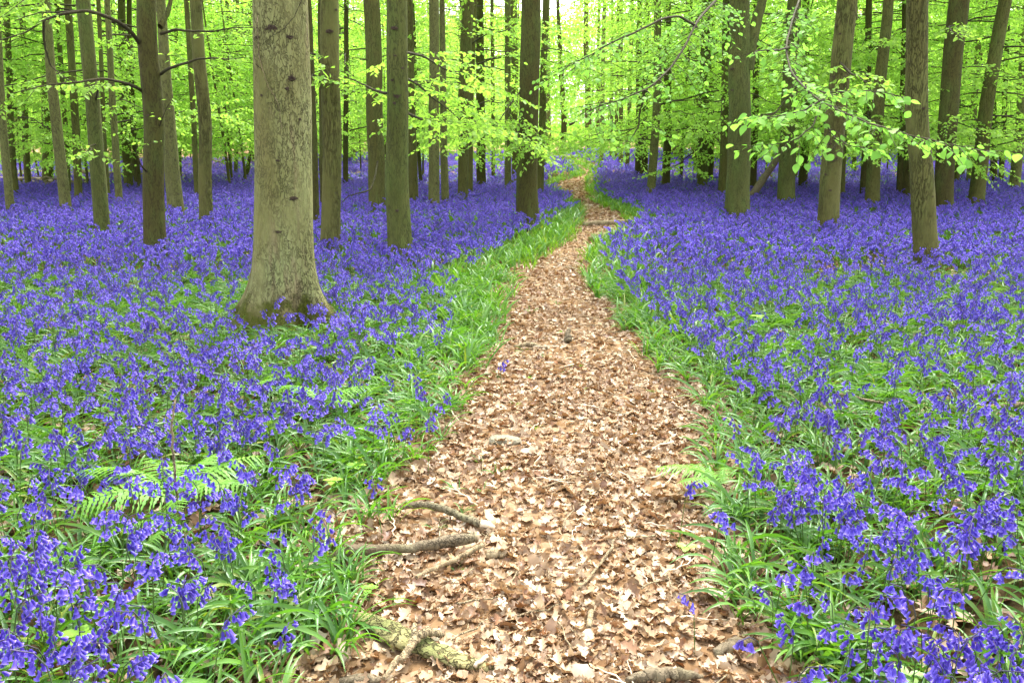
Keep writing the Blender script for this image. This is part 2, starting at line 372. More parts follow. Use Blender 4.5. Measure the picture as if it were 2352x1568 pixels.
# ------------------------------------------------------------------ leaves and branches
# leaf templates: y along the leaf, x across, z normal; unit length
def leaf_near():
    ys_ = np.array([0, .18, .45, .72, 1.0]); ws = np.array([.0, .26, .36, .25, 0])
    V = []; 
    for y_, w_ in zip(ys_, ws):
        V += [(-w_, y_, .10 * w_ - .12 * y_ * y_), (0, y_, -.06 - .12 * y_ * y_ + .06), (w_, y_, .10 * w_ - .12 * y_ * y_)]
    q = []
    for k in range(4):
        for s_ in (0, 1): a = k * 3 + s_; q.append((a, a + 1, a + 4, a + 3))
    return np.array(V), np.array(q)
LN_V, LN_Q = leaf_near()
LM_V = np.array([(0, 0, 0), (-.32, .35, .06), (-.2, .8, 0), (0, 1, -.08), (.2, .8, 0), (.32, .35, .06)]); LM_Q = np.array([(0, 3, 2, 1), (0, 5, 4, 3)])
LF_V = np.array([(0, 0, 0), (-.36, .5, .05), (0, 1, -.06), (.36, .5, .05)]); LF_Q = np.array([(0, 3, 2, 1)])

class Bough:
    """wood tubes plus leaf placements, gathered while a branch grows"""
    def __init__(s, rng): s.rng = rng; s.tubes = []; s.lp = []; s.ld = []; s.ln = []; s.ls = []
    def leaves_along(s, pts, size, step, start=.15, hang=.35):
        P = np.asarray(pts, float); seg = np.linalg.norm(np.diff(P, axis=0), axis=1); L = seg.sum()
        n = max(2, int(L * (1 - start) / step)); u = (start + (1 - start) * np.linspace(0, 1, n)) * L
        cum = np.concatenate([[0], np.cumsum(seg)])
        Q = np.stack([np.interp(u, cum, P[:, k]) for k in range(3)], -1)
        D = nrm(np.stack([np.interp(u + .02, cum, P[:, k]) - np.interp(u - .02, cum, P[:, k]) for k in range(3)], -1) + 1e-6)
        side = np.cross(D, [0, 0, 1]) * np.where(np.arange(n) % 2, 1, -1)[:, None]
        r = s.rng
        d = nrm(D * .55 + side * .9 + np.stack([r.normal(0, .25, n), r.normal(0, .25, n), r.normal(-hang, .3, n)], -1))
        nn = nrm(np.array([0, 0, 1]) + r.normal(0, .45, (n, 3)))
        s.lp.append(Q); s.ld.append(d); s.ln.append(nn); s.ls.append(size * r.uniform(.6, 1.2, n))
    def grow(s, pts, r0, twig=.6, every=.22, lsize=.08, lstep=.045, start=.25, sub=True, droop=.15, rside=5, leaf_tip=True):
        P = np.asarray(pts, float); s.tubes.append((P, r0 * np.linspace(1, .22, len(P)), rside))
        seg = np.linalg.norm(np.diff(P, axis=0), axis=1); cum = np.concatenate([[0], np.cumsum(seg)]); L = cum[-1]
        r = s.rng; n = max(1, int(L * (1 - start) / every)); sgn = 1
        for k in range(n):
            u = (start + (1 - start) * (k + r.uniform(.2, .8)) / n) * L
            q = np.array([np.interp(u, cum, P[:, c]) for c in range(3)])
            d = nrm(np.array([np.interp(u + .05, cum, P[:, c]) - np.interp(u - .05, cum, P[:, c]) for c in range(3)]))
            sd = nrm(np.cross(d, [0, 0, 1])) * sgn; sgn = -sgn
            dd = nrm(d * r.uniform(.4, 1.0) + sd * r.uniform(.7, 1.1) + np.array([0, 0, r.uniform(-.35, .25)]))
            tl = twig * r.uniform(.5, 1.25) * (1.15 - .55 * u / L)
            m = 5; tt = np.linspace(0, 1, m)[:, None]
            bend = nrm(d + r.normal(0, .3, 3))
            T = q + dd * tl * tt + bend * tl * .25 * tt ** 2 + np.array([0, 0, -1]) * droop * tl * tt ** 2 + r.normal(0, .012, (m, 3)) * tl
            s.tubes.append((T, np.linspace(max(.0022, r0 * .28), .0015, m), 3))
            s.leaves_along(T, lsize, lstep)
            if sub and tl > .3:
                for uu in (.35, .55, .75):
                    a = T[int(uu * (m - 1))]; s2 = nrm(np.cross(dd, [0, 0, 1])) * (1 if r.rand() < .5 else -1)
                    e = nrm(dd * .8 + s2 * .8 + np.array([0, 0, r.uniform(-.4, .1)])) * tl * r.uniform(.3, .55)
                    T2 = a + e * np.linspace(0, 1, 3)[:, None]
                    s.tubes.append((T2, np.array([.002, .0015, .001]), 3)); s.leaves_along(T2, lsize, lstep, 0)
        if leaf_tip: s.leaves_along(P[-max(3, len(P) // 4):], lsize, lstep, 0)
    def arrays(s):
        return np.concatenate(s.lp), np.concatenate(s.ld), np.concatenate(s.ln), np.concatenate(s.ls)
    def wood(s, m, mat=0, minr=0):
        for P, rr, sd_ in s.tubes:
            if rr[0] >= minr: m.tube(P, rr, sd_, mat, .5, cap=False)
    def leafmesh(s, m, mat, lod, sel=None):
        P, D, Nn, S = s.arrays()
        if sel is not None: P, D, Nn, S = P[sel], D[sel], Nn[sel], S[sel]
        F = frames(D, Nn) * S[:, None, None]
        V_, Q_ = {0: (LN_V, LN_Q), 1: (LM_V, LM_Q), 2: (LF_V, LF_Q)}[lod]
        m.many(V_, Q_, None, F, P, mat, s.rng.rand(len(P)))

def crown_mesh(name, seed, z0, z1, nl, rad, lsize, lstep, twig, every, lod, minr=.0, low=0.5):
    rng = np.random.RandomState(seed); b = Bough(rng)
    for k in range(nl):
        z = z0 + (z1 - z0) * ((k + rng.rand()) / nl); az = rng.rand() * 2 * math.pi
        L = rad * rng.uniform(.55, 1.1) * (1 - .45 * max(0, (z - 6) / 10))
        out = np.array([math.cos(az), math.sin(az), 0]); m = 9; t = np.linspace(0, 1, m)[:, None]
        rise = rng.uniform(-.05, .35); dr = rng.uniform(.1, .45) if z < 5 else rng.uniform(-.1, .2)
        sidev = np.array([-out[1], out[0], 0]) * rng.uniform(-.3, .3)
        P = np.array([0, 0, z]) + out * L * t + np.array([0, 0, 1]) * L * (rise * t - dr * t ** 2) + sidev * L * t ** 2 + rng.normal(0, .025, (m, 3)) * L * t
        P[:, 2] = np.maximum(P[:, 2], z0 * .8)
        b.grow(P, .006 + .003 * L, twig, every, lsize, lstep, .22, sub=lod < 2, droop=.25, rside=4)
    m_ = MB(); b.wood(m_, 0, minr); b.leafmesh(m_, 1, lod)
    return m_.mesh(name, [B_TWIG, M_LEAF])
# medium crowns (fine leaves), far crowns (coarser), and high crowns that start above the near trunks
C_MID = [crown_mesh('mid_crown', 100 + k, 1.2, 7.0, 34, 3.4, .074, .045, .80, .19, 1, .006) for k in range(4)]
C_FAR = [crown_mesh('far_crown', 200 + k, 1.2, 11.5, 64, 3.9, .118, .056, 1.0, .24, 2, .009) for k in range(4)]
C_HIGH = [crown_mesh('high_crown', 300 + k, 4.2, 10, 9, 3.2, .11, .12, .8, .40, 2, .004) for k in range(3)]
C_SAP = [crown_mesh('sapling_crown', 400 + k, 1.0, 4.8, 24, 1.6, .08, .05, .6, .18, 1, .002) for k in range(3)]

# ------------------------------------------------------------------ trunks
def trunk_mesh(name, ctrl, mat, sides=20, flare=.35, fz=None, lobes=5, rough=.05, seed=0, dz=.12, fine=0):
    """ctrl rows: x, y, z, r relative to the base"""
    C = np.asarray(ctrl, float); z0, z1 = C[0, 2], C[-1, 2]
    zs = [z0]
    while zs[-1] < z1: zs.append(zs[-1] + dz * (1 + max(0, zs[-1]) * .35) * (.4 if zs[-1] < .6 and dz > .02 else 1))
    zs = np.array(zs); zs[-1] = z1
    D = [np.interp(zs, C[:, 2], C[:, k]) for k in (0, 1, 3)]
    if len(C) > 2:
        zd = np.linspace(z0, z1, 200); ker = np.hanning(31); ker /= ker.sum()
        for k, cc in enumerate((0, 1, 3)):
            f = np.interp(zd, C[:, 2], C[:, cc]); fp = np.pad(f, 15, 'reflect', reflect_type='odd'); D[k] = np.interp(zs, zd, np.convolve(fp, ker, 'valid'))
    if not fine:      # a slow sideways wander so that no trunk is a straight pole
        for k in (0, 1): D[k] = D[k] + (fbm(zs * .55 + seed * 1.7, k * 9.3 + seed, 0, 3) - .5) * .7 * C[0, 3] * sstep(0, 1.5, zs)
    th = np.linspace(0, 2 * math.pi, sides, endpoint=False)
    r0 = C[0, 3]; fz = fz or 1.3 * r0
    rs = np.random.RandomState(seed); ph = rs.rand() * 6.28; ph2 = rs.rand() * 6.28
    e = np.exp(-np.maximum(zs, 0) / fz)[:, None]
    lob = (.78 + .34 * np.cos(lobes * th + ph) + .22 * np.cos(3 * th + ph2))[None]
    rr = D[2][:, None] * (1 + flare * e * lob)
    rr = rr * (1 + rough * 2 * (fbm(np.cos(th)[None] * 1.3 + seed, np.sin(th)[None] * 1.3 + 7, zs[:, None] * 1.1, 3) - .5)
               + rough * .5 * np.sin(2 * th + ph)[None])
    if fine:
        g = fbm(np.cos(th)[None] * 9 + seed, np.sin(th)[None] * 9, zs[:, None] * 3.0, 3)
        g = np.abs(g - .5) * 2; rr = rr - fine * (1 - sstep(0, .16, g)) * (.6 + .8 * e)
        g2 = fbm(np.cos(th)[None] * 5 + seed, np.sin(th)[None] * 5 + 3, zs[:, None] * 1.2, 2) - .5; rr = rr + fine * 2.2 * g2 * (.5 + 1.5 * e)
    V = np.stack([D[0][:, None] + rr * np.cos(th), D[1][:, None] + rr * np.sin(th), zs[:, None] + 0 * rr], -1).reshape(-1, 3)
    n = len(zs); i = np.arange(n - 1)[:, None] * sides; j = np.arange(sides)[None]; j2 = (j + 1) % sides
    q = np.stack([i + j, i + j2, i + sides + j2, i + sides + j], -1).reshape(-1, 4)
    m = MB(); m.add(V, q); return m.mesh(name, [mat])

TREES = []   # (x, y, r) for keeping plants off
def make_tree(px, py, wpx, pts, topx, topw, mat, crown, label, cat='tree', group='beech trees of the bluebell wood', flare=.35, sides=None, H=None, seed=None, name='beech_tree', vis=.22, fine=0, dz=None, fz=None):
    b, dep = at(px, py, vis)
    Y = b[1]; r = wpx / 2 * dep / FPX
    seed = seed if seed is not None else int(px * 7 + py)
    rs = np.random.RandomState(seed)
    tp, td = atY(topx, 0, Y); rt = topw / 2 * td / FPX
    rows = [(0, 0, -.12, r)]
    for (qx, qy) in pts:
        p, _ = atY(qx, qy, Y); rows.append((p[0] - b[0], 0, p[2], r + (rt - r) * (p[2] / tp[2])))
    rows.append((tp[0] - b[0], 0, tp[2], rt))
    H = H or max(13.0, tp[2] + 4.0)
    sl = (rows[-1][0] - rows[-2][0]) / max(.3, rows[-1][2] - rows[-2][2])
    zz = tp[2]; x = rows[-1][0]; yy = 0; ys_ = rs.uniform(-.03, .03)
    while zz < H:
        zz += 1.5; sl *= .75; x += sl * 1.5 + rs.normal(0, .04); yy += ys_ * 1.5
        rows.append((x, yy, zz, max(.03, rt * (1 - .75 * (zz - tp[2]) / max(1, H + 1.5 - tp[2])))))
    rows[0] = (rows[0][0] + (rows[0][0] - rows[1][0]) * .02, 0, -.12, r)
    root = bpy.data.objects.new(name, None); COL.objects.link(root); root.location = (b[0], b[1], 0); root.empty_display_size = .1
    tag(root, label, cat, group)
    d = math.hypot(b[0], b[1])
    sides = sides or (30 if d < 16 else 16 if d < 32 else 10)
    me = trunk_mesh('trunk', rows, mat, sides, flare, fz, 4 + seed % 3, .05 if fine else .085, seed % 60, dz or (.1 if d < 16 else .25 if d < 32 else .5), fine)
    tr = obj('trunk', me, root)
    TREES.append((b[0], b[1], r * (1 + min(flare, .75))))
    if crown is not None:
        k = rs.randint(len(crown)); c = obj('crown', crown[k], root, rot=(0, 0, rs.rand() * 6.28), scl=rs.uniform(.9, 1.12))
        c.location = (np.interp(3, [q[2] for q in rows], [q[0] for q in rows]), 0, 0)
    return dict(root=root, b=b, rows=np.array(rows), Y=Y, r=r, trunk=tr, rs=rs)

# px, py, width, mid points, top x, top width, bark, label       (left to right across the picture)
TT_ = [
 (21, 480, 19, [(8, 300)], -9, 15, B_GREY, 'slim grey beech leaning out past the left edge of the picture'),
 (34, 446, 15, [(26, 330)], 18, 12, B_OLIVE, 'thin brown beech just behind the slim grey one at the left edge'),
 (62, 425, 14, [(57, 300)], 50, 12, B_OLIVE, 'short-looking dark beech behind the brushwood pile at far left'),
 (107, 420, 24, [(106, 300)], 110, 16, B_OLIVE, 'stout beech behind the brushwood pile, half hidden by low leaves'),
 (150, 476, 25, [(128, 244)], 103, 19, B_GREY, 'pale grey beech leaning left, third large trunk from the left edge'),
 (156, 440, 11, [(150, 290)], 130, 10, B_OLIVE, 'very thin stem close behind the pale grey leaning beech'),
 (178, 453, 17, [(170, 240)], 155, 15, B_OLIVE, 'dark mossy-footed beech between the pale grey and the green trunk on the left'),
 (233, 521, 34, [(212, 244)], 190, 31, B_GREEN, 'green algae-covered beech, nearest of the leaning trunks on the left'),
 (247, 455, 10, [(240, 330)], 228, 9, B_OLIVE, 'thin brown stem touching the right side of the green algae-covered beech'),
 (273, 465, 17, [(257, 244)], 246, 13, B_GREY, 'slender pale beech with a bent stem right of the green trunk'),
 (294, 428, 20, [(287, 240)], 280, 16, B_OLIVE, 'mid-sized beech in the gap left of the large dark brown trunk'),
 (319, 431, 13, [(304, 270)], 297, 11, B_DARK, 'dark slender stem close against the left side of the large dark brown trunk'),
 (352, 559, 50, [(347, 280)], 342, 44, B_DARK, 'large dark brown smooth beech with long bare limbs reaching left and right'),
 (405, 484, 36, [(386, 320), (377, 150)], 368, 19, B_GREY, 'pale beech with a flared foot behind the large dark brown trunk'),
 (411, 405, 10, [], 404, 8, B_OLIVE, 'thin distant stem right of the flared pale beech'),
 (452, 450, 13, [(441, 220)], 427, 12, B_OLIVE, 'thin forking stem against the left side of the ridged dark beech'),
 (471, 506, 32, [(466, 244)], 453, 28, B_RIDGE, 'ridged dark olive beech midway between the dark brown trunk and the big pale one'),
 (528, 401, 9, [], 522, 8, B_GREY, 'thin stem on the litter bank left of the big pale trunk, left of a pair'),
 (540, 398, 9, [], 546, 8, B_GREY, 'thin stem on the litter bank left of the big pale trunk, right of a pair'),
 (582, 378, 9, [], 574, 9, B_OLIVE, 'dim thin stem showing just left of the big pale trunk'),
 (725, 514, 15, [(719, 250)], 709, 11, B_DARK, 'dark narrow stem peeping out right behind the big pale trunk'),
 (741, 470, 14, [(738, 200)], 737, 14, B_DARK, 'dark trunk mostly hidden behind the ridged beech right of the big pale one'),
 (757, 553, 45, [(757, 262)], 758, 43, B_RIDGE, 'ridged olive beech next to the right of the big pale trunk'),
 (792, 424, 13, [(795, 300)], 797, 11, B_DARK, 'slim dark beech with a slight bend, alone against bright leaves'),
 (867, 473, 40, [(860, 262)], 853, 36, B_OLIVE, 'thick olive beech with a buttressed foot behind the knotted grey-green one'),
 (920, 575, 54, [(907, 320), (909, 225)], 910, 45, B_GREEN, 'knotted grey-green beech, nearest trunk between the big pale one and the path'),
 (950, 461, 23, [(944, 300)], 938, 16, B_OLIVE, 'olive beech with a split foot just right of the knotted grey-green one'),
 (968, 424, 9, [(960, 320)], 948, 8, B_DARK, 'thin dark leaning stem between two trunks left of the path'),
 (996, 470, 26, [(996, 260)], 997, 22, B_GREY, 'straight grey beech in the middle of the group left of the path'),
 (1023, 463, 19, [(1020, 360)], 1016, 12, B_GREY, 'pale spotted beech whose top is lost in low leaves, right of the straight grey one'),
 (1062, 455, 24, [(1063, 250)], 1077, 28, B_OLIVE, 'thick olive beech widening upward behind the low spray left of the path'),
 (1079, 442, 14, [(1080, 250)], 1090, 12, B_OLIVE, 'thin trunk pressed against the right of the upward-widening olive beech'),
 (1107, 425, 22, [(1102, 262)], 1100, 18, B_DARK, 'dark beech with a wide foot behind the low spray left of the path'),
 (1133, 405, 9, [], 1130, 8, B_OLIVE, 'faint thin stem behind the leaves left of the two pale stems'),
 (1167, 431, 17, [(1166, 240)], 1165, 14, B_GREY, 'pale straight stem, left of two close behind the dark beech by the path'),
 (1184, 405, 17, [(1182, 200)], 1180, 18, B_OLIVE, 'straight stem, right of two close behind the dark beech by the path'),
 (1212, 497, 47, [(1212, 260)], 1214, 42, B_DARK, 'dark brown beech standing alone close to the left side of the path'),
 (1240, 440, 18, [(1245, 240)], 1254, 14, B_OLIVE, 'grey-brown beech close behind the right edge of the dark beech by the path'),
 (1250, 385, 14, [(1249, 250)], 1257, 11, B_GREY, 'smaller stem behind the dark beech where the path bends'),
 (1263, 345, 11, [(1260, 290)], 1258, 8, B_GREY, 'small far stem with a wide foot at the end of the path'),
 (1290, 350, 15, [(1296, 290), (1290, 200)], 1280, 8, B_DARK, 'crooked dark tree with a bent side limb at the very end of the path'),
 (1355, 338, 17, [(1352, 280)], 1345, 9, B_DARK, 'far forked trunk on the brown litter beyond the bluebells'),
 (1372, 336, 9, [], 1376, 6, B_DARK, 'thin companion right of the far forked trunk beyond the bluebells'),
 (1381, 374, 11, [(1382, 270)], 1390, 8, B_GREY, 'straight pale stem standing in far bluebells right of the path end'),
 (1404, 360, 8, [], 1406, 6, B_OLIVE, 'far thin stem, left of a close pair right of the path end'),
 (1414, 362, 9, [], 1420, 7, B_OLIVE, 'far thin brown stem, right of a close pair right of the path end'),
 (1426, 376, 11, [], 1428, 8, B_OLIVE, 'reddish-brown far trunk, left of two before the dark double trunk'),
 (1441, 386, 10, [(1443, 300)], 1452, 8, B_OLIVE, 'brown far trunk, right of two before the dark double trunk'),
 (1466, 402, 17, [(1468, 280)], 1470, 12, B_DARK, 'dark trunk, left one of the touching double right of the path'),
 (1481, 405, 17, [(1480, 280)], 1486, 12, B_DARK, 'dark trunk, right one of the touching double right of the path'),
 (1494, 440, 20, [(1503, 326), (1511, 220)], 1511, 16, B_GREY, 'pale sinuous beech with a mossy bent foot right of the path'),
 (1530, 426, 20, [(1533, 300)], 1533, 17, B_DARK, 'upright brown beech immediately right of the sinuous pale one'),
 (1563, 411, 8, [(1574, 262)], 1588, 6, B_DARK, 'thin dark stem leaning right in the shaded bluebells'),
 (1599, 398, 11, [], 1602, 9, B_OLIVE, 'small stem in shaded bluebells left of the stout green-grey beech'),
 (1614, 428, 24, [(1618, 300)], 1622, 20, B_GREEN, 'stout green-grey beech in the shade left of the forked trunk'),
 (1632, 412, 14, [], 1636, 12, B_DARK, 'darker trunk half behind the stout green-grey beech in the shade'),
 (1660, 442, 20, [(1664, 300)], 1668, 15, B_OLIVE, 'olive trunk seen just left of the big forked beech'),
 (1695, 491, 56, [(1697, 262)], 1693, 46, B_GREEN, 'big two-toned forked beech, largest trunk right of the path'),
 (1731, 431, 17, [(1733, 320)], 1737, 14, B_DARK, 'dark trunk immediately right of the big forked beech'),
 (1808, 460, 42, [(1810, 250)], 1824, 30, B_GREEN, 'greenish beech with a widely flared foot right of the leaning dead pole'),
 (1829, 410, 11, [], 1830, 9, B_OLIVE, 'thin stem hidden right behind the widely flared greenish beech'),
 (1845, 426, 21, [(1848, 300)], 1852, 16, B_DARK, 'dark trunk between the flared greenish beech and the ridged brown one'),
 (1903, 518, 46, [(1912, 330), (1928, 165)], 1947, 42, B_RIDGE, 'deeply ridged brown beech with branch scars leaning right'),
 (1936, 449, 13, [], 1944, 11, B_OLIVE, 'thin trunk close right behind the ridged leaning beech'),
 (1963, 395, 11, [], 1966, 9, B_OLIVE, 'small far trunk seen between the ridged beech and the dark-brown pair'),
 (1984, 447, 16, [(1991, 290)], 1996, 14, B_DARK, 'nearly black trunk touching the left of a straight brown one'),
 (2005, 468, 32, [(2018, 248)], 2040, 23, B_OLIVE, 'straight brown beech leaning slightly right, behind the leafy spray'),
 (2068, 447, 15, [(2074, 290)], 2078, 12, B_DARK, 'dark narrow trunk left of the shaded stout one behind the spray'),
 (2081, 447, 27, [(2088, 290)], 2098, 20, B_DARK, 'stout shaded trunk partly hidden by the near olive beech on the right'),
 (2139, 580, 55, [(2106, 207)], 2101, 47, B_RIDGE, 'nearest trunk on the right, olive ridged beech leaning left'),
 (2172, 476, 38, [(2172, 290), (2188, 124)], 2199, 44, B_DARK, 'tall smooth brown beech widening upward behind the nearest right trunk'),
 (2199, 414, 14, [], 2206, 12, B_OLIVE, 'dim trunk just right of the tall smooth brown beech'),
 (2211, 402, 12, [], 2218, 9, B_DARK, 'thin dark far trunk between two beeches near the right side'),
 (2228, 418, 15, [(2244, 166)], 2256, 12, B_GREY, 'slender pale trunk left of the curved brown beech'),
 (2243, 464, 35, [(2259, 290), (2282, 166)], 2311, 29, B_OLIVE, 'curved brown beech bending to the right near the right side'),
 (2286, 410, 17, [(2281, 290)], 2280, 12, B_DARK, 'dark trunk right of the curved brown beech'),
 (2301, 414, 12, [(2306, 260)], 2317, 10, B_DARK, 'thin dark straight stem second from the right edge'),
 (2332, 433, 23, [(2341, 290), (2350, 124)], 2361, 16, B_GREY, 'grey beech cut by the right edge of the picture'),
]
T = {}
for k, (px, py, wd, pts, tx, tw, bk, lab) in enumerate(TT_):
    b, _ = at(px, py, .22); d = math.hypot(b[0], b[1])
    cr = C_HIGH if d < 17.5 else (C_MID if (k % 3 != 0 or d > 26) else C_HIGH)
    if d > 33: cr = C_FAR
    if px in (1167, 1184, 1426, 1441, 1240, 1250, 1263, 1290, 1355, 1372, 1381, 1404, 1414): cr = C_HIGH
    T[px] = make_tree(px, py, wd, pts, tx, tw, bk, cr, lab, flare=.3 if wd < 30 else .34)

# the big pale beech in front, with its own high-resolution bark
b0, dep0 = at(645, 752, .0)
BIG = make_tree(645, 752, 128, [(654, 400), (648, 200)], 644, 122, B_PALE, C_HIGH,
                'biggest and nearest beech, pale lichened trunk with mossy flared roots', flare=1.45, sides=300, vis=0.0, fine=.0055, dz=.011, fz=.225, seed=5)
def on_trunk(t, px, py, push=0.0):
    p, dep = atY(px, py, t['Y']); z = p[2]; C = t['rows']
    x = np.interp(z, C[:, 2], C[:, 0]); r = np.interp(z, C[:, 2], C[:, 3])
    dx = np.clip((p[0] - t['b'][0] - x) / r, -.97, .97)
    v = nrm(np.array([-t['b'][0], -t['b'][1]])); s = np.array([-v[1], v[0]])
    if s[0] < 0: s = -s
    k = math.sqrt(1 - dx * dx)
    return np.array([x + r * (s[0] * dx + v[0] * k), r * (s[1] * dx + v[1] * k), z]), np.array([s[0] * dx + v[0] * k, s[1] * dx + v[1] * k, 0])
def knot_mesh(seed):
    m = MB(); rs = np.random.RandomState(seed); n = 14
    th = np.linspace(0, 2 * math.pi, n, endpoint=False); V = []; rings = [(1, 0), (.8, .28), (.5, .42), (.22, .30), (.0, .12)]
    for (rr, h) in rings:
        f = 1 + 1.1 * (rs.rand(n) - .5)
        V += [(rr * f[a] * math.cos(th[a]), h, rr * .6 * f[a] * math.sin(th[a])) for a in range(n)]
    q = [(k * n + a, k * n + (a + 1) % n, (k + 1) * n + (a + 1) % n, (k + 1) * n + a) for k in range(4) for a in range(n)]
    m.add(V, q)
    for k in range(12):
        a = rs.rand() * 6.28; e = np.array([math.cos(a) * rs.uniform(.6, 1.9), rs.uniform(.4, 1.0), math.sin(a) * rs.uniform(.5, 1.6)])
        m.tube([(0, .2, 0), e * .5 + (0, .2, 0), e], [.07, .05, .02], 4)
    return m.mesh('knot', [M_KNOT])
KN = [knot_mesh(k) for k in range(4)]
def knots(t, lst):
    for k, (px, py, s) in enumerate(lst):
        p, n = on_trunk(t, px, py); a = math.atan2(n[1], n[0]) - math.pi / 2
        obj('knot', KN[k % 4], t['root'], p - n * s * .12, (0, 0, a), (s, s * .55, s))
knots(BIG, [(622, 72, .035), (664, 91, .025), (668, 184, .034), (658, 207, .018), (672, 452, .026), (640, 525, .022), (603, 222, .015), (686, 275, .014), (637, 367, .012), (594, 92, .022)])
knots(T[920], [(905, 68, .03), (912, 222, .035), (901, 186, .02), (912, 482, .022), (925, 158, .018), (908, 130, .016), (930, 175, .016), (906, 238, .02)])
knots(T[757], [(756, 75, .035), (748, 236, .02), (760, 307, .02), (772, 25, .02), (745, 162, .018), (764, 285, .016)])
knots(T[352], [(351, 397, .018), (364, 411, .018), (357, 350, .02), (340, 266, .018), (370, 300, .016)])
knots(T[1903], [(1905, 330, .03), (1914, 368, .028), (1897, 400, .022), (1922, 60, .03), (1907, 436, .02), (1921, 363, .02), (1930, 80, .02), (1916, 178, .022)])
knots(T[1695], [(1682, 160, .03), (1683, 208, .026), (1688, 345, .022), (1680, 45, .022), (1690, 410, .018)])
knots(T[2139], [(2120, 250, .016), (2118, 330, .014), (2140, 450, .014)])
# pale dead creeper stems clinging to the big trunk
for cr_pts, rr in (([(596, 45), (601, 140), (618, 200), (640, 238), (648, 300)], .004), ([(690, 0), (672, 45), (650, 75), (625, 92), (604, 112)], .0035), ([(592, 150), (612, 170), (624, 205)], .003)):
    P = [];
    for (qx, qy) in cr_pts:
        p, n = on_trunk(BIG, qx, qy); P.append(p + n * .012)
    P = np.array(P); u = np.linspace(0, len(P) - 1, 24); P = np.stack([np.interp(u, range(len(P)), P[:, k]) for k in range(3)], -1)
    P[:, 2] += .0; P[:, :2] += np.random.RandomState(3).normal(0, .003, (24, 2))
    m = MB(); m.tube(P, rr * np.linspace(.8, .35, 24), 5); obj('creeper_stem', m.mesh('creeper_stem', [B_DEAD if rr == .004 else B_TWIG]), BIG['root'])

# ------------------------------------------------------------------ limbs placed on particular trees
def limb(t, pts, r0, name='limb', twig=.5, every=.3, lsize=.07, lstep=.06, lod=1, start=.3, seed=1, sub=True, leaves=True, leaf_objects=0, droop=.15, smooth=40, mat=None):
    """pts: (px, py, dY) dY = metres nearer (-) or farther (+) than the trunk"""
    P = np.array([atY(x, y, t['Y'] + dy)[0] for x, y, dy in pts]) - np.array([t['b'][0], t['b'][1], 0])
    u = np.linspace(0, len(P) - 1, smooth); Q = np.stack([np.interp(u, range(len(P)), P[:, k]) for k in range(3)], -1)
    kr = np.array([.25, .5, .25])
    for _ in range(3): Q[1:-1] = Q[:-2] * .25 + Q[1:-1] * .5 + Q[2:] * .25
    rng = np.random.RandomState(seed); Q[1:] += (np.cumsum(rng.normal(0, .006, (smooth - 1, 3)), 0)) * .35
    b = Bough(rng)
    if leaves: b.grow(Q, r0, twig, every, lsize, lstep, start, sub, droop, 7)
    else: b.tubes.append((Q, r0 * np.linspace(1, .3, smooth), 7))
    m = MB(); b.wood(m); o = obj(name, m.mesh(name, [mat or B_TWIG]), t['root'])
    if leaves:
        A = b.arrays(); n = len(A[0]); sel = np.arange(n)
        if leaf_objects:
            W = A[0] + np.array([t['b'][0], t['b'][1], 0]); X, Yp, dd = proj(W)
            vis = (X > 0) & (X < 2352) & (Yp > 0) & (Yp < 1568)
            order = np.argsort(np.where(vis, dd / A[3], 1e9)); pick = order[:min(leaf_objects, vis.sum())]
            F = frames(A[1], A[2])
            import mathutils
            for k in pick:
                M4 = mathutils.Matrix(((F[k][0][0], F[k][0][1], F[k][0][2]), (F[k][1][0], F[k][1][1], F[k][1][2]), (F[k][2][0], F[k][2][1], F[k][2][2]))).to_4x4()
                lo = bpy.data.objects.new('leaf', LEAF_ME[k % 4]); COL.objects.link(lo); lo.parent = o
                M4 = mathutils.Matrix.Translation(A[0][k]) @ M4 @ mathutils.Matrix.Scale(A[3][k], 4); lo.matrix_local = M4
            sel = order[len(pick):]
        if len(sel):
            m = MB(); b.leafmesh(m, 0, 0 if lod == 0 else lod, sel)
            f = obj('foliage', m.mesh('foliage', [M_LEAF_LOW if lod == 0 else M_LEAF]), t['root']); f['kind'] = 'stuff'
    return Q, b
LEAF_ME = []
for k in range(4):
    m = MB(); V = LN_V.copy(); rs = np.random.RandomState(k + 50)
    V[:, 2] += .10 * math.sin(k * 2.1) * V[:, 1] * V[:, 0] * 3 - .08 * k * V[:, 1] ** 2; V[:, 0] *= .9 + .1 * k
    m.add(V, LN_Q, vary=rs.rand()); LEAF_ME.append(m.mesh('leaf', [M_LEAF_LOW]))
J = T[352]
limb(J, [(330, 112, 0), (300, 70, -.3), (262, 42, -.5), (205, 24, -.7), (150, 30, -.9), (105, 45, -1.0), (60, 80, -1.1), (-20, 100, -1.3)], .025, twig=.5, every=.4, lsize=.065, lstep=.08, seed=2, start=.25)
limb(J, [(205, 25, -.7), (140, 27, -.6), (95, 28, -.4), (40, 45, -.3), (-10, 60, -.2)], .011, twig=.4, every=.3, lsize=.065, lstep=.07, seed=3)
limb(J, [(100, 48, -1.0), (100, 100, -.9), (115, 150, -.8), (150, 182, -.8), (200, 190, -.9)], .014, twig=.35, every=.5, lsize=.06, lstep=.1, seed=4)
limb(J, [(330, 212, 0), (290, 192, -.4), (240, 182, -.8), (180, 190, -1.1), (100, 198, -1.3), (30, 218, -1.5)], .019, twig=.55, every=.3, lsize=.07, lstep=.07, seed=5, start=.15)
limb(J, [(370, 170, 0), (390, 158, -.3), (420, 150, -.5), (450, 140, -.7), (490, 135, -.8), (530, 140, -.9), (570, 130, -1)], .019, twig=.4, every=.35, lsize=.065, lstep=.07, seed=6, start=.3)
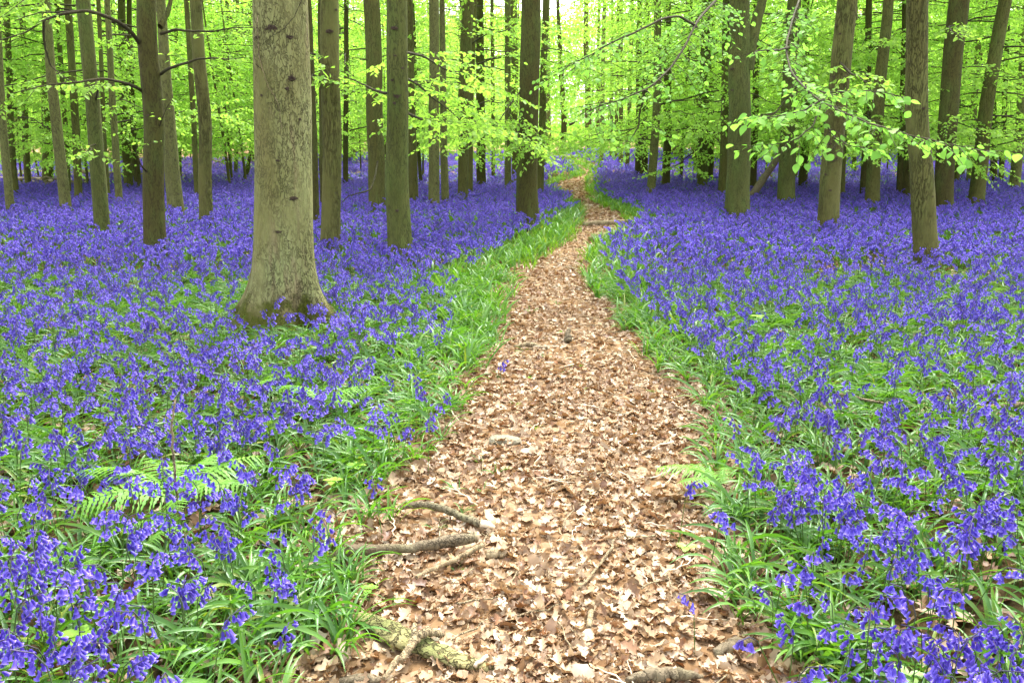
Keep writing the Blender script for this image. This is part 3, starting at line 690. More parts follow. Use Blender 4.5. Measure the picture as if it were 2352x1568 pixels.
limb(J, [(370, 78, 0), (400, 70, -.2), (450, 74, -.3), (490, 76, -.4), (545, 66, -.6), (590, 68, -.6)], .017, twig=.4, every=.35, lsize=.065, lstep=.07, seed=7, start=.3)
limb(J, [(368, 62, 0), (385, 35, .1), (400, -20, .2), (410, -80, .3)], .036, leaves=False, seed=8, mat=B_DARK)
limb(J, [(365, 300, 0), (372, 270, -.2), (385, 240, -.2), (396, 225, -.3)], .01, twig=.3, every=.15, lsize=.06, lstep=.05, seed=9, start=.2)
limb(J, [(345, 400, 0), (325, 385, -.3), (310, 350, -.4), (318, 325, -.5)], .012, twig=.35, every=.2, lsize=.06, lstep=.05, seed=10, start=.3)
G_ = T[233]
limb(G_, [(220, 230, 0), (228, 200, -.6), (215, 190, -1.0), (240, 205, -1.3)], .014, twig=.5, every=.15, lsize=.075, lstep=.05, seed=11)
limb(G_, [(225, 330, 0), (205, 335, -.3), (215, 345, -.6), (190, 350, -.9)], .01, twig=.4, every=.15, lsize=.075, lstep=.05, seed=12)
# ridged beech right of the big one and its neighbours
limb(T[757], [(735, 130, 0), (722, 125, -.3), (712, 122, -.5), (700, 130, -.8)], .015, twig=.5, every=.12, lsize=.075, lstep=.05, seed=13, start=.2)
limb(T[757], [(735, 180, 0), (725, 175, -.2), (718, 182, -.5)], .012, twig=.35, every=.10, lsize=.07, lstep=.05, seed=14, start=.2)
limb(T[920], [(890, 215, 0), (865, 208, .3), (840, 195, .5), (812, 180, .7), (780, 175, .9)], .018, twig=.5, every=.2, lsize=.075, lstep=.055, seed=15, start=.15)
limb(T[867], [(850, 140, 0), (820, 133, -.2), (790, 135, -.3), (770, 145, -.4)], .010, twig=.6, every=.2, lsize=.08, lstep=.055, seed=16, start=.15)
limb(T[867], [(868, 360, 0), (864, 400, -.5), (852, 438, -.9), (830, 445, -1.2), (805, 452, -1.3), (785, 470, -1.4)], .02, leaves=False, seed=17)
# wide leafy spray left of the path
limb(T[920], [(932, 180, 0), (960, 195, .8), (990, 225, 1.6), (1040, 260, 2.2), (1080, 300, 2.6), (1110, 340, 3.0)], .016, twig=1.0, every=.16, lsize=.08, lstep=.045, seed=18, start=.1, droop=.05)
limb(T[920], [(935, 260, 0), (970, 275, 1.2), (1010, 280, 2.2), (1060, 290, 3.0), (1120, 270, 3.6), (1160, 290, 4)], .016, twig=1.0, every=.16, lsize=.08, lstep=.045, seed=19, start=.1, droop=.05)
limb(T[920], [(930, 120, 0), (975, 130, 1.0), (1020, 160, 2.0), (1080, 180, 2.6), (1150, 200, 3)], .016, twig=.9, every=.2, lsize=.08, lstep=.05, seed=20, start=.1)
limb(T[1212], [(1200, 260, 0), (1185, 300, -.5), (1200, 330, -.9), (1190, 345, -1.2)], .014, twig=.6, every=.08, lsize=.07, lstep=.045, seed=21, start=.1)
limb(T[1212], [(1205, 310, 0), (1220, 340, -.8), (1225, 370, -1.0)], .012, twig=.5, every=.08, lsize=.07, lstep=.045, seed=22, start=.1)
limb(T[1212], [(1195, 210, 0), (1170, 240, -.3), (1145, 280, -.6), (1120, 300, -.7)], .014, twig=.7, every=.1, lsize=.07, lstep=.05, seed=23, start=.1)
# long boughs of the big forked beech that hang forward over the path
K_ = T[1695]
fork, _ = limb(K_, [(1714, 160, 0), (1722, 101, 0), (1738, 45, .05), (1753, 0, .1), (1790, -130, .3), (1840, -420, .6)], .12, name='forked_limb', leaves=False, seed=24, mat=B_GREEN)
limb(K_, [(1690, -60, -.2), (1668, -30, -2.0), (1645, 3, -3.6), (1610, 40, -4.2), (1588, 75, -4.6), (1572, 110, -4.9), (1545, 155, -5.2), (1505, 195, -5.5), (1460, 218, -5.7), (1410, 235, -5.9), (1370, 245, -6.0), (1345, 262, -6.1)],
     .017, twig=.6, every=.065, lsize=.052, lstep=.045, lod=0, seed=25, start=.50, leaf_objects=170, droop=.25, smooth=60)
limb(K_, [(1600, 62, -4.4), (1560, 38, -4.8), (1520, 45, -5.1), (1470, 70, -5.4), (1420, 92, -5.6), (1370, 120, -5.8), (1310, 150, -6.0), (1270, 175, -6.1)],
     .014, twig=.5, every=.08, lsize=.056, lstep=.05, lod=0, seed=26, start=.45, leaf_objects=110, droop=.2, smooth=50)
limb(K_, [(1480, 206, -5.6), (1472, 250, -5.5), (1465, 290, -5.4), (1450, 320, -5.4), (1430, 335, -5.5)], .012, twig=.45, every=.13, lsize=.062, lstep=.055, lod=0, seed=27, start=.3)
limb(K_, [(1240, -130, -6.0), (1232, -60, -6.1), (1228, 10, -6.1), (1215, 40, -6.2)], .012, twig=.3, every=.12, lsize=.065, lstep=.06, lod=0, seed=28, start=.3) if False else None
# spray in front of the ridged leaning beech and the nearest right trunk
X_ = T[1903]
limb(X_, [(1925, -160, 0), (1880, -60, -2.5), (1840, 5, -4.5), (1822, 60, -5.2), (1812, 110, -5.6), (1822, 160, -6.0), (1850, 195, -6.4), (1890, 228, -6.7), (1935, 250, -6.9), (1985, 272, -7.1), (2050, 292, -7.3), (2120, 312, -7.4), (2200, 330, -7.5), (2290, 343, -7.6)],
     .0095, twig=.24, every=.026, lsize=.051, lstep=.042, lod=0, seed=30, start=.60, leaf_objects=220, droop=.12, smooth=80)
limb(X_, [(1890, 228, -6.7), (1850, 252, -6.8), (1800, 262, -6.9), (1750, 270, -6.9), (1700, 272, -7.0)], .006, twig=.2, every=.035, lsize=.054, lstep=.042, lod=0, seed=31, start=.1, leaf_objects=60, droop=.12)
limb(X_, [(1812, 110, -5.6), (1780, 120, -5.9), (1745, 118, -6.1), (1730, 125, -6.2)], .008, twig=.2, every=.14, lsize=.055, lstep=.06, lod=0, seed=32, start=.3)
limb(X_, [(1890, 228, -6.7), (1870, 290, -6.9), (1830, 322, -7.0), (1780, 330, -7.0), (1725, 335, -7.1)], .006, twig=.18, every=.035, lsize=.054, lstep=.042, lod=0, seed=33, start=.3, leaf_objects=60, droop=.12)
limb(X_, [(1822, 160, -6.0), (1850, 200, -6.2), (1900, 212, -6.5), (1970, 208, -6.8), (2040, 212, -7.0), (2090, 222, -7.1)], .007, twig=.2, every=.04, lsize=.054, lstep=.042, lod=0, seed=34, start=.2, leaf_objects=50, droop=.12)
limb(X_, [(1850, 195, -6.4), (1880, 260, -6.6), (1920, 320, -6.8), (1960, 342, -7.0), (2020, 355, -7.1)], .006, twig=.2, every=.04, lsize=.054, lstep=.042, lod=0, seed=35, start=.4, leaf_objects=40, droop=.12)
limb(T[2172], [(2199, 60, 0), (2180, 60, -1.0), (2190, 75, -1.6), (2215, 82, -2)], .014, twig=.35, every=.1, lsize=.075, lstep=.05, seed=36, start=.2)
limb(T[1808], [(1815, 120, 0), (1780, 125, -.5), (1745, 118, -1), (1700, 130, -1.2)], .02, twig=.8, every=.2, lsize=.08, lstep=.05, seed=37, start=.2)
limb(T[1808], [(1810, 220, 0), (1780, 262, -.8), (1740, 270, -1.5), (1780, 280, -2)], .02, twig=.8, every=.15, lsize=.08, lstep=.05, seed=38, start=.1)
limb(T[1903], [(1925, 140, 0), (1950, 170, -.5), (1975, 180, -.8), (2000, 200, -1.2)], .02, twig=.7, every=.15, lsize=.08, lstep=.05, seed=39, start=.1)
limb(T[1290], [(1296, 292, 0), (1300, 288, 0), (1312, 286, 0), (1322, 280, 0), (1330, 284, 0)], .12, leaves=False, seed=40)
limb(T[1614], [(1620, 330, 0), (1590, 350, -1), (1560, 375, -2), (1540, 385, -2.5)], .02, twig=.9, every=.15, lsize=.085, lstep=.05, seed=41, start=.1)
limb(T[1530], [(1535, 250, 0), (1560, 280, -1), (1590, 300, -1.5), (1620, 310, -2)], .02, twig=.9, every=.15, lsize=.085, lstep=.05, seed=42, start=.1)

# ------------------------------------------------------------------ more of the wood: saplings and far trunks
rs = np.random.RandomState(77)
def clear(x, y, rad=.8):
    return all((x - a) ** 2 + (y - b_) ** 2 > (rad + c) ** 2 for a, b_, c in TREES) and (y > 66 or pdist(x, y) > rad)
sap = None
for k in range(400):
    if k % 400 == 399: break
    y = rs.uniform(20, 40); x = rs.uniform(-.66, .66) * y
    X, _, _ = proj(np.array([[x, y, 0.]]))
    if not clear(x, y, .7) or abs(x - (xl(y) + xr(y)) / 2) < 2.2 or 1150 < X[0] < 1440: continue
    rr = .02 + .02 * rs.rand(); H = rs.uniform(4.5, 6)
    if sap is None:
        sap = []
        for q in range(3):
            rows = [(0, 0, -.1, .035), (.05, 0, 1.2, .03), (.18 - .1 * q, .05, 3, .02), (.3 - .25 * q, .1, 5.2, .008)]
            sap.append(trunk_mesh('trunk', rows, B_OLIVE, 8, .3, .1, 3, .05, q, .3))
        nsap = 0
    root = bpy.data.objects.new('beech_sapling', None); COL.objects.link(root); root.location = (x, y, 0); root.rotation_euler = (0, 0, rs.rand() * 6.28)
    s = rs.uniform(.8, 1.15); root.scale = (s, s, s)
    zn = 'far left of the wood' if X[0] < 600 else 'between the big pale trunk and the path' if X[0] < 1240 else 'just right of the path' if X[0] < 1800 else 'on the far right of the wood'
    tag(root, 'thin leafy beech sapling in the understorey, ' + zn, 'sapling', 'understorey beech saplings, ' + zn)
    obj('trunk', sap[k % 3], root); obj('crown', C_SAP[k % 3], root)
    TREES.append((x, y, .05)); nsap += 1
    if nsap >= 75: break
FT = []
for q in range(6):
    r = np.random.RandomState(q + 900); rows = [(0, 0, -.15, .18)]; x = 0; y_ = 0
    for z in range(1, 15): x += r.normal(.03 * (q - 2.5) / 2, .05); y_ += r.normal(0, .04); rows.append((x, y_, z, .165 - .009 * z))
    FT.append(trunk_mesh('trunk', rows, [B_OLIVE, B_GREY, B_OLIVE][q % 3], 10, .5, .3, 4, .06, q, .6))
nfar = 0
for k in range(3000):
    y = 36 + 80 * rs.rand() ** 1.3; x = rs.uniform(-.74, .74) * y
    if not clear(x, y, .9): continue
    X, Yp, _ = proj(np.array([[x, y, 0.]]))
    if y < 82 and 1225 < X[0] < 1385: continue
    if y < 60 and abs(X[0] - 1300) < 55 + 3.6 * FPX / y: continue
    root = bpy.data.objects.new('far_beech_tree', None); COL.objects.link(root); root.location = (x, y, max(0, (y - 100) * .012)); s = rs.uniform(.6, 1.15)
    root.rotation_euler = (0, 0, rs.rand() * 6.28); root.scale = (s, s, rs.uniform(.95, 1.15))
    zn = ('left of the big pale trunk' if X[0] < 640 else 'between the big pale trunk and the path' if X[0] < 1240 else 'between the path and the forked beech' if X[0] < 1700 else 'beyond the forked beech on the right')
    bn = ['olive', 'grey', 'brown'][(nfar if False else k) % 3]; dn = 'farthest' if y > 80 else 'distant'
    tag(root, '%s %s-barked beech half lost in leaves, %s' % (dn, bn, zn), 'tree', '%s %s beeches %s' % (dn, bn, zn))
    obj('trunk', FT[k % 6], root); obj('crown', C_FAR[k % 4], root)
    TREES.append((x, y, .3)); nfar += 1
    if nfar >= 185: break
# far-off mass of woodland that closes the view
m = MB(); N = 230000; r = np.random.RandomState(5)
u = r.uniform(-1, 1, N); dist = r.uniform(122, 150, N); x = u * dist * .8; hmax = 14 + 9 * fbm(x * .09, dist * .02, 3, 3)
z = .5 + (hmax) * r.rand(N) ** .8
keep = fbm(x * .35, z * .5, dist * .1, 2) > .40
P = np.stack([x, dist, z], -1)[keep]; n = len(P)
F = frames(r.normal(0, 1, (n, 3)), nrm(r.normal(0, .6, (n, 3)) + [0, -.4, .6])) * r.uniform(.3, .65, n)[:, None, None]
m.many(LF_V, LF_Q, None, F, P, 0, r.rand(n))
o = obj('woodland_edge_foliage', m.mesh('woodland_edge_foliage', [M_LEAF])); tag(o, 'far-off mass of spring foliage closing the view', None, kind='stuff')

# ------------------------------------------------------------------ fallen leaves on the path
def dry_leaf(seed, lobed):
    rs = np.random.RandomState(seed); ny = 8; ys_ = np.linspace(0, 1, ny); V = []
    base = np.sin(np.pi * np.clip(ys_ * .93 + .05, 0, 1)) ** .8 * (.24 if lobed else .30)
    wl = base * (1 + (.38 * np.where(np.arange(ny) % 2, 1, -1) if lobed else 0) + rs.normal(0, .1, ny))
    wr = base * (1 + (.38 * np.where(np.arange(ny) % 2, -1, 1) if lobed else 0) + rs.normal(0, .1, ny))
    wl[0] = wr[0] = .015; wl[-1] = wr[-1] = .03
    c1, c2, tw, sb = rs.uniform(-1.6, 2.4), rs.uniform(-.5, .7), rs.uniform(-1, 1), rs.normal(0, .08)
    for y_, a, b_ in zip(ys_, wl, wr):
        for x in (-a, 0, b_):
            z = c1 * x * x + c2 * (y_ - .5) ** 2 + tw * x * (y_ - .5) + rs.normal(0, .022) - (.04 if x == 0 else 0)
            V.append((x + sb * math.sin(y_ * 3), y_ - .5, z))
    q = [];
    for k in range(ny - 1):
        for s_ in (0, 1): a = k * 3 + s_; q.append((a, a + 1, a + 4, a + 3))
    m = MB(); m.add(np.array(V), q, vary=0); return m.mesh('leaf', [M_DRY])
DRY = [dry_leaf(k, k % 5 != 3) for k in range(10)]
rs = np.random.RandomState(31)
def scatter_path(y0, y1, dens, wide=.16, sz=(.028, .060), zr=.022):
    ysr = np.linspace(y0, y1, 40); A = np.trapezoid(xr(ysr) - xl(ysr) + 2 * wide, ysr) if hasattr(np, 'trapezoid') else np.trapz(xr(ysr) - xl(ysr) + 2 * wide, ysr)
    n = int(A * dens); Y = rs.uniform(y0, y1, n); W_ = xr(Y) - xl(Y) + 2 * wide; keep = rs.rand(n) < W_ / W_.max() * 1.0
    Y = Y[keep]; W_ = W_[keep]; n = len(Y); u = rs.rand(n)
    X = xl(Y) - wide + u * W_ + rs.normal(0, .05, n)
    kk = rs.rand(n) < .45 + .55 * sstep(.34, .56, fbm(X * 3.1, Y * 2.3, 3, 3)); X, Y = X[kk], Y[kk]; n = len(X)
    return X, Y, sz[0] + (sz[1] - sz[0]) * rs.rand(n) ** 1.4, rs.rand(n) ** 1.3 * zr
parts_ = [scatter_path(1.3, 5.2, 3800), scatter_path(5.2, 9, 2500, .12), scatter_path(9, 14, 1100, .1), scatter_path(14, 26, 500, .1, (.06, .1)), scatter_path(26, 62, 90, .1, (.10, .16))]
X, Y, S, Zo = [np.concatenate([p[k] for p in parts_]) for k in range(4)]
# loose litter among the plants too
n = 34000; Y2 = 1.2 + 9 * rs.rand(n) ** .8; X2 = rs.uniform(-.8, .8, n) * (Y2 + 1.7); pd = pdist(X2, Y2)
k_ = (pd > 0) & (rs.rand(n) < np.where(pd < .3, 1, .55)); X2, Y2 = X2[k_], Y2[k_]
X = np.concatenate([X, X2]); Y = np.concatenate([Y, Y2]); S = np.concatenate([S, rs.uniform(.045, .085, len(X2))]); Zo = np.concatenate([Zo, rs.rand(len(X2)) * .02])
bigm = rs.rand(len(X)) < .12; S = S * np.where(bigm, 1.3, 1) ; Zo = Zo + bigm * .01
Z = hgt(X, Y) + .010 + Zo
n = len(X); ROT = np.stack([rs.normal(0, .5, n), rs.normal(0, .5, n), rs.uniform(0, 6.28, n)], -1); IDX = rs.randint(0, 10, n)
px_, py_, dp_ = proj(np.stack([X, Y, Z], -1))
score = np.where((px_ > 20) & (px_ < 2332) & (py_ < 1550) & (pdist(X, Y) < .05) & (Zo > .009), S / dp_, 0)
top = np.argsort(-score)[:300]; mask = np.ones(n, bool); mask[top] = False
gn_scatter('leaf_litter', DRY, np.stack([X, Y, Z], -1)[mask], ROT[mask], S[mask], IDX[mask], 'deep litter of dry beech and oak leaves covering the path', parent=path)
TWT = []
for k in range(4):
    r_ = np.random.RandomState(k); m = MB(); L = r_.uniform(.08, .22); Pt = np.stack([np.linspace(-.5, .5, 7) * L, np.cumsum(r_.normal(0, .006, 7)), np.cumsum(r_.normal(0, .002, 7))], -1)
    m.tube(Pt, np.linspace(.0035, .0014, 7), 5); m.tube([Pt[3], Pt[3] + (L * .18, L * .12, .004)], [.002, .001], 4); TWT.append(m.mesh('twig', [B_DEAD if k % 2 else M_SPLINT]))
nt = 230; Yt = 1.4 + 9 * rs.rand(nt) ** 1.2; Xt = xl(Yt) + (xr(Yt) - xl(Yt)) * rs.uniform(-.05, 1.05, nt)
gn_scatter('twigs', TWT, np.stack([Xt, Yt, hgt(Xt, Yt) + rs.uniform(.03, .045, nt)], -1), np.stack([rs.normal(0, .1, nt), rs.normal(0, .1, nt), rs.uniform(0, 6.28, nt)], -1), rs.uniform(.5, 1.3, nt), rs.randint(0, 4, nt), 'small broken twigs lying on the leaf litter', parent=path)
for k in top: obj('leaf', DRY[IDX[k]], path, (X[k], Y[k], Z[k] + .004), ROT[k], float(S[k]))

# ------------------------------------------------------------------ strap leaves of the bluebells
def blade_geo(L, a0, droop, wid, seg=7, fold=True, rs=None):
    t = np.linspace(0, 1, seg + 1); bend = rs.normal(0, .10)
    ang = a0 - droop * t ** 1.3
    ds = L / seg; xx = np.concatenate([[0], np.cumsum(np.cos(ang[:-1]) * ds)]); zz = np.concatenate([[0], np.cumsum(np.sin(ang[:-1]) * ds)])
    yy = bend * L * t ** 2; w_ = wid * .5 * np.array([(.55 + .45 * min(1, q / .3)) * (1 - max(0, (q - .55) / .45) ** 1.8) for q in t]) + .0004
    tw = rs.normal(0, .8) * t
    V = []
    for k in range(seg + 1):
        sx, sz = -math.sin(tw[k]) * math.sin(ang[k]), math.sin(tw[k]) * math.cos(ang[k]); sy = math.cos(tw[k])
        s = np.array([sx, sy, sz]) * w_[k]; p = np.array([xx[k], yy[k], zz[k]])
        nz = np.array([-math.sin(ang[k]), 0, math.cos(ang[k])]) * w_[k] * .4
        V += ([p - s + nz, p - nz * .3, p + s + nz] if fold else [p - s, p + s])
    c = 3 if fold else 2; q = []
    for k in range(seg):
        for j in range(c - 1): a = k * c + j; q.append((a, a + 1, a + c + 1, a + c))
    return np.array(V), q
rs = np.random.RandomState(41)
BL = []
for k in range(8):
    L = rs.uniform(.19, .30); g = blade_geo(L, rs.uniform(1.0, 1.45), rs.uniform(.9, 2.3), rs.uniform(.008, .0125), 7, True, rs); BL.append(g)
BLM = []
for g in BL:
    m = MB(); m.add(g[0], g[1], vary=rs.rand()); BLM.append(m.mesh('leaf', [M_BLADE]))
BL1 = [blade_geo(rs.uniform(.18, .28), rs.uniform(1.05, 1.45), rs.uniform(.8, 2.0), rs.uniform(.010, .014), 3, False, rs) for k in range(8)]
def tuft_spec(seed, nb):
    r = np.random.RandomState(seed)
    return [(r.randint(8), r.uniform(0, 6.28), r.uniform(.7, 1.15), r.normal(0, .018, 2)) for _ in range(nb)]
def rotz(a): c, s = math.cos(a), math.sin(a); return np.array([[c, -s, 0], [s, c, 0], [0, 0, 1]])
def tuft_mesh(spec, lib, mat, r):
    m = MB()
    for (k, a, s, p) in spec:
        V = lib[k][0] @ rotz(a).T * s + np.array([p[0], p[1], 0]); m.add(V, lib[k][1], vary=r.rand())
    return m.mesh('leaves', [mat])
SPEC = [tuft_spec(500 + k, 8 + k % 6) for k in range(10)]
TUFT0 = [tuft_mesh(s, BL, M_BLADE, rs) for s in SPEC]
TUFT1 = [tuft_mesh(tuft_spec(600 + k, 9), BL1, M_BLADE, rs) for k in range(6)]
GRS1 = [tuft_mesh([(a, b_, c * .7, d * 2.5) for a, b_, c, d in tuft_spec(700 + k, 16)], BL1, M_GRASS, rs) for k in range(3)]

# ------------------------------------------------------------------ bluebell flowers
def bell_geo(lod):
    if lod == 0:
        rings = [(.0012, 0), (.0034, -.0025), (.0042, -.008), (.0048, -.013), (.0085, -.0175), (.0098, -.0150)]; s = 6
    elif lod == 1:
        rings = [(.001, 0), (.0048, -.005), (.0062, -.0125), (.0105, -.0185)]; s = 4
    else:
        rings = [(.002, .002), (.0165, -.024)]; s = 3
    V = []; va = []
    for k, (r_, z) in enumerate(rings):
        for a in range(s):
            f = 1.0
            th = 2 * math.pi * a / s + (.5 * k if lod == 2 else 0)
            V.append((r_ * f * math.cos(th), r_ * f * math.sin(th), z)); va.append(k / (len(rings) - 1))
    if lod == 0:   # notch the flared mouth into six recurved tips
        s2 = 6; base = 4 * s2
        for a in range(6): pass
    q = [(k * s + a, k * s + (a + 1) % s, (k + 1) * s + (a + 1) % s, (k + 1) * s + a) for k in range(len(rings) - 1) for a in range(s)]
    return np.array(V), q, np.array(va)
def bell6():
    rings = [(.0012, 0), (.0034, -.003), (.0039, -.010), (.0046, -.0155)]; s = 12; V = []; va = []
    for k, (r_, z) in enumerate(rings):
        for a in range(s): V.append((r_ * math.cos(a * math.pi / 6), r_ * math.sin(a * math.pi / 6), z)); va.append(k * .25)
    for a in range(s):
        r_, z = ((.0086, -.0180) if a % 2 == 0 else (.0052, -.0185)); V.append((r_ * math.cos(a * math.pi / 6), r_ * math.sin(a * math.pi / 6), z)); va.append(1)
    q = [(k * s + a, k * s + (a + 1) % s, (k + 1) * s + (a + 1) % s, (k + 1) * s + a) for k in range(4) for a in range(s)]
    return np.array(V), q, np.array(va)
BELL = [bell6(), bell_geo(1), bell_geo(2)]
BUD = (BELL[1][0] * np.array([.75, .75, .7]) * np.array([1, 1, 1]), BELL[1][1], BELL[1][2] * .3)
def mk(g, name, mats): m = MB(); m.add(g[0], g[1], vary=g[2]); return m.mesh(name, mats)
BELLM = [mk(BELL[0], 'bell', [M_BELL]), mk((BELL[0][0] * np.array([.85, .85, 1.1]), BELL[0][1], BELL[0][2] * .8), 'bell', [M_BELL]), mk(BUD, 'bell', [M_BELL])]
def flower_spec(seed, nb=None):
    r = np.random.RandomState(seed); H = r.uniform(.26, .38); az = r.uniform(0, 6.28); d = np.array([math.cos(az), math.sin(az), 0])
    nb = nb or r.randint(7, 16); t = np.linspace(0, 1, 9)
    lean = r.uniform(0, .06); P = np.stack([d * (lean * q + .055 * max(0, (q - .72) / .28) ** 2) + np.array([0, 0, H * (q - .10 * max(0, (q - .75) / .25) ** 2)]) for q in t])
    side = np.array([-d[1], d[0], 0]); bells = []
    for k in range(nb):
        u = .72 + .28 * (k + .5 * r.rand()) / nb; q = np.array([np.interp(u, t, P[:, c]) for c in range(3)])
        o = nrm(d * r.uniform(.1, 1.2) + side * r.uniform(-1, 1)); ln_ = r.uniform(.010, .024)
        q2 = q + o * ln_ + np.array([0, 0, -.002])
        hang = nrm(np.array([0, 0, -1]) + o * r.uniform(.15, .9 if k < nb - 3 else 1.3))
        bells.append((q2, hang, r.uniform(.9, 1.2) * (1 if k < nb - 2 else .8), 2 if (k >= nb - 1 and r.rand() < .7) else int(r.rand() < .5), q))
    return P, bells
def fl_mesh(spec, lod, parts=('stem', 'bells')):
    P, bells = spec; m = MB()
    if 'stem' in parts:
        ns_ = 4 if lod == 0 else 3; PP = P if lod < 2 else P[::4]; m.tube(PP, .0017 if lod < 1 else .0025, ns_, 0, np.repeat(np.linspace(0, 1, len(PP)), ns_), cap=False)
    if 'bells' in parts:
        Ps = np.array([b[0] for b in bells]); Hs = np.array([b[1] for b in bells]); sc_ = np.array([b[2] for b in bells])
        F = frames(-Hs, np.tile([.3, .2, .1], (len(Ps), 1)))   # y = up axis
        F = np.stack([F[..., 0], F[..., 2], F[..., 1]], -1)     # z column = up axis of the bell
        g = BELL[lod]; m.many(g[0], g[1], None, F * sc_[:, None, None], Ps, 1, vadd=g[2] * (.85 if lod else 1))
        if lod == 0 and 'stem' in parts:
            for b in bells: m.tube([b[4], b[0]], .0008, 3, 0, .95, cap=False)
    return m
MAT2 = [M_STEM, M_BELL]
FS = [flower_spec(800 + k) for k in range(12)]
FL0 = [fl_mesh(s, 0).mesh('bluebell', MAT2) for s in FS]
FL1 = [fl_mesh(s, 1).mesh('bluebell', MAT2) for s in FS[:8]]
FL_STEM = []; 
for s in FS:
    m = fl_mesh(s, 0, ('stem',)); FL_STEM.append(m.mesh('stem', MAT2))
FL_HEAD = [fl_mesh(s, 0, ('bells',)).mesh('flower_head', MAT2) for s in FS]
# patches for the far carpet
def patch(seed, nf, size=1.7, nblade=60, gr=False):
    r = np.random.RandomState(seed); m = MB()
    if not gr:
        for k in range(nf):
            sp = flower_spec(9000 + seed * 100 + k % 24, 5); s = fl_mesh(sp, 2, ('bells',)); a = r.uniform(0, 6.28)
            V = np.concatenate(s.v); V = V @ rotz(a).T * r.uniform(.85, 1.15) + np.array([r.uniform(-.5, .5) * size, r.uniform(-.5, .5) * size, 0])
            m.add(V, np.concatenate(s.q), mat=1, vary=np.clip(np.concatenate(s.a) * .65 + r.uniform(-.1, .22), 0, 1))
    for k in range(nblade):
        g = BL1[r.randint(8)]; V = g[0] @ rotz(r.uniform(0, 6.28)).T * r.uniform(.7, 1.0) * np.array([1.6, 1.6, 1]) + np.array([r.uniform(-.5, .5) * size, r.uniform(-.5, .5) * size, 0]); m.add(V, g[1], mat=0, vary=r.rand())
    return m
def pm(name, m, a, b_): return m.mesh(name, [a, b_])
PATCH = [pm('bluebell_patch', patch(k, 85), M_BLADE, M_BELL) for k in range(5)]

FC = at(405, 1150, .1)[0]
def FERN(x, y): return ((x - FC[0]) ** 2 / .06 + (y - FC[1] + .0) ** 2 / .035 < 1) * 1.0
def flower_p(x, y):
    pd = pdist(x, y); left = x < (xl(y) + xr(y)) / 2
    w0 = np.where(left, .10, .03); w1 = np.where(left, .75, .34) + .25 * (fbm(x * .7 + 9, y * .7, 0, 2) - .5)
    far_ = (y > 6) & (y < 14.5)
    w0 = w0 + np.where(left & far_, .12, 0); w1 = w1 + np.where(left & far_, .08, 0); w1 = np.where(y > 14.5, .4, w1); w0 = np.where(y > 14.5, 0, w0)
    p = sstep(w0, w1, pd)
    c = fbm(x * 1.5 + 3, y * 1.5 + 8, 0, 3); thr = np.interp(y, [2, 5, 9, 14, 30], [.35, .33, .26, .16, .05])
    foot = 1 - (abs(x - b0[0]) < .6) * (y < b0[1]) * (y > b0[1] - 1.0) * .9 - FERN(x, y) * 1.3; foot = np.maximum(foot, -.45)
    return p * (.2 + .8 * sstep(thr - .07, thr + .12, c)) * (.35 + .65 * foot)
def off_trees(x, y, pad=.0):
    k = np.ones(len(x), bool)
    for a, b_, c in TREES: k &= (x - a) ** 2 + (y - b_) ** 2 > (c + pad) ** 2
    return k
def field(y0, y1, dens, f, spread=.74, pad=1.8):
    n = int(dens * spread * ((y1 + pad) ** 2 - (y0 + pad) ** 2)); y = np.sqrt(rs.uniform((y0 + pad) ** 2, (y1 + pad) ** 2, n)) - pad; x = rs.uniform(-1, 1, n) * spread * (y + pad)
    k = rs.rand(n) < f(x, y); x, y = x[k], y[k]; k = off_trees(x, y); return x[k], y[k]
# --- flowers near and middle
fx, fy = field(1.0, 8.5, 98, flower_p)
# clumps the picture shows standing on their own
def extra(px, py, n, s, z=.27):
    p, _ = at(px, py, z); return p[0] + rs.normal(0, s, n), p[1] + rs.normal(0, s, n)
EX = [extra(*e) for e in [(325, 1170, 2, .02), (635, 1425, 1, .01), (2220, 1490, 22, .09), (660, 1260, 7, .07), (1980, 1450, 12, .1), (560, 1090, 10, .09), (620, 1080, 8, .07),
                          (1880, 1120, 22, .12), (1160, 815, 1, .01), (1800, 1330, 3, .04), (1640, 1170, 2, .03), (1570, 1100, 1, .01), (880, 1100, 1, .01), (800, 1140, 1, .01), (385, 1250, 10, .1),
                          (110, 1260, 12, .1), (1620, 1330, 1, .01), (900, 950, 6, .08), (1000, 880, 4, .08), (580, 830, 20, .25), (760, 900, 20, .2), (1860, 1540, 4, .05), (2030, 1230, 14, .12), (2100, 1380, 8, .1), (60, 1400, 4, .07), (150, 1440, 4, .08), (260, 1530, 3, .06), (330, 1440, 3, .06), (90, 1530, 4, .07), (440, 1510, 2, .05), (630, 1310, 2, .04), (200, 1370, 3, .07), (410, 1340, 4, .08), (30, 1500, 2, .05), (720, 1180, 2, .05), (500, 1190, 3, .05)]]
fx = np.concatenate([fx] + [e[0] for e in EX]); fy = np.concatenate([fy] + [e[1] for e in EX])
n = len(fx); fz = hgt(fx, fy); fs = rs.uniform(.82, 1.12, n); fa = rs.uniform(0, 6.28, n); fk = rs.randint(0, 12, n); ftl = rs.normal(0, .10, (n, 2))
hx, hy, hd = proj(np.stack([fx, fy, fz + .28 * fs], -1)); seen = (hx > 10) & (hx < 2342) & (hy < 1550)
order = np.argsort(np.where(seen, hd, 1e9)); ind = order[:300]
import mathutils
leftc = lambda x, y: x < (xl(y) + xr(y)) / 2
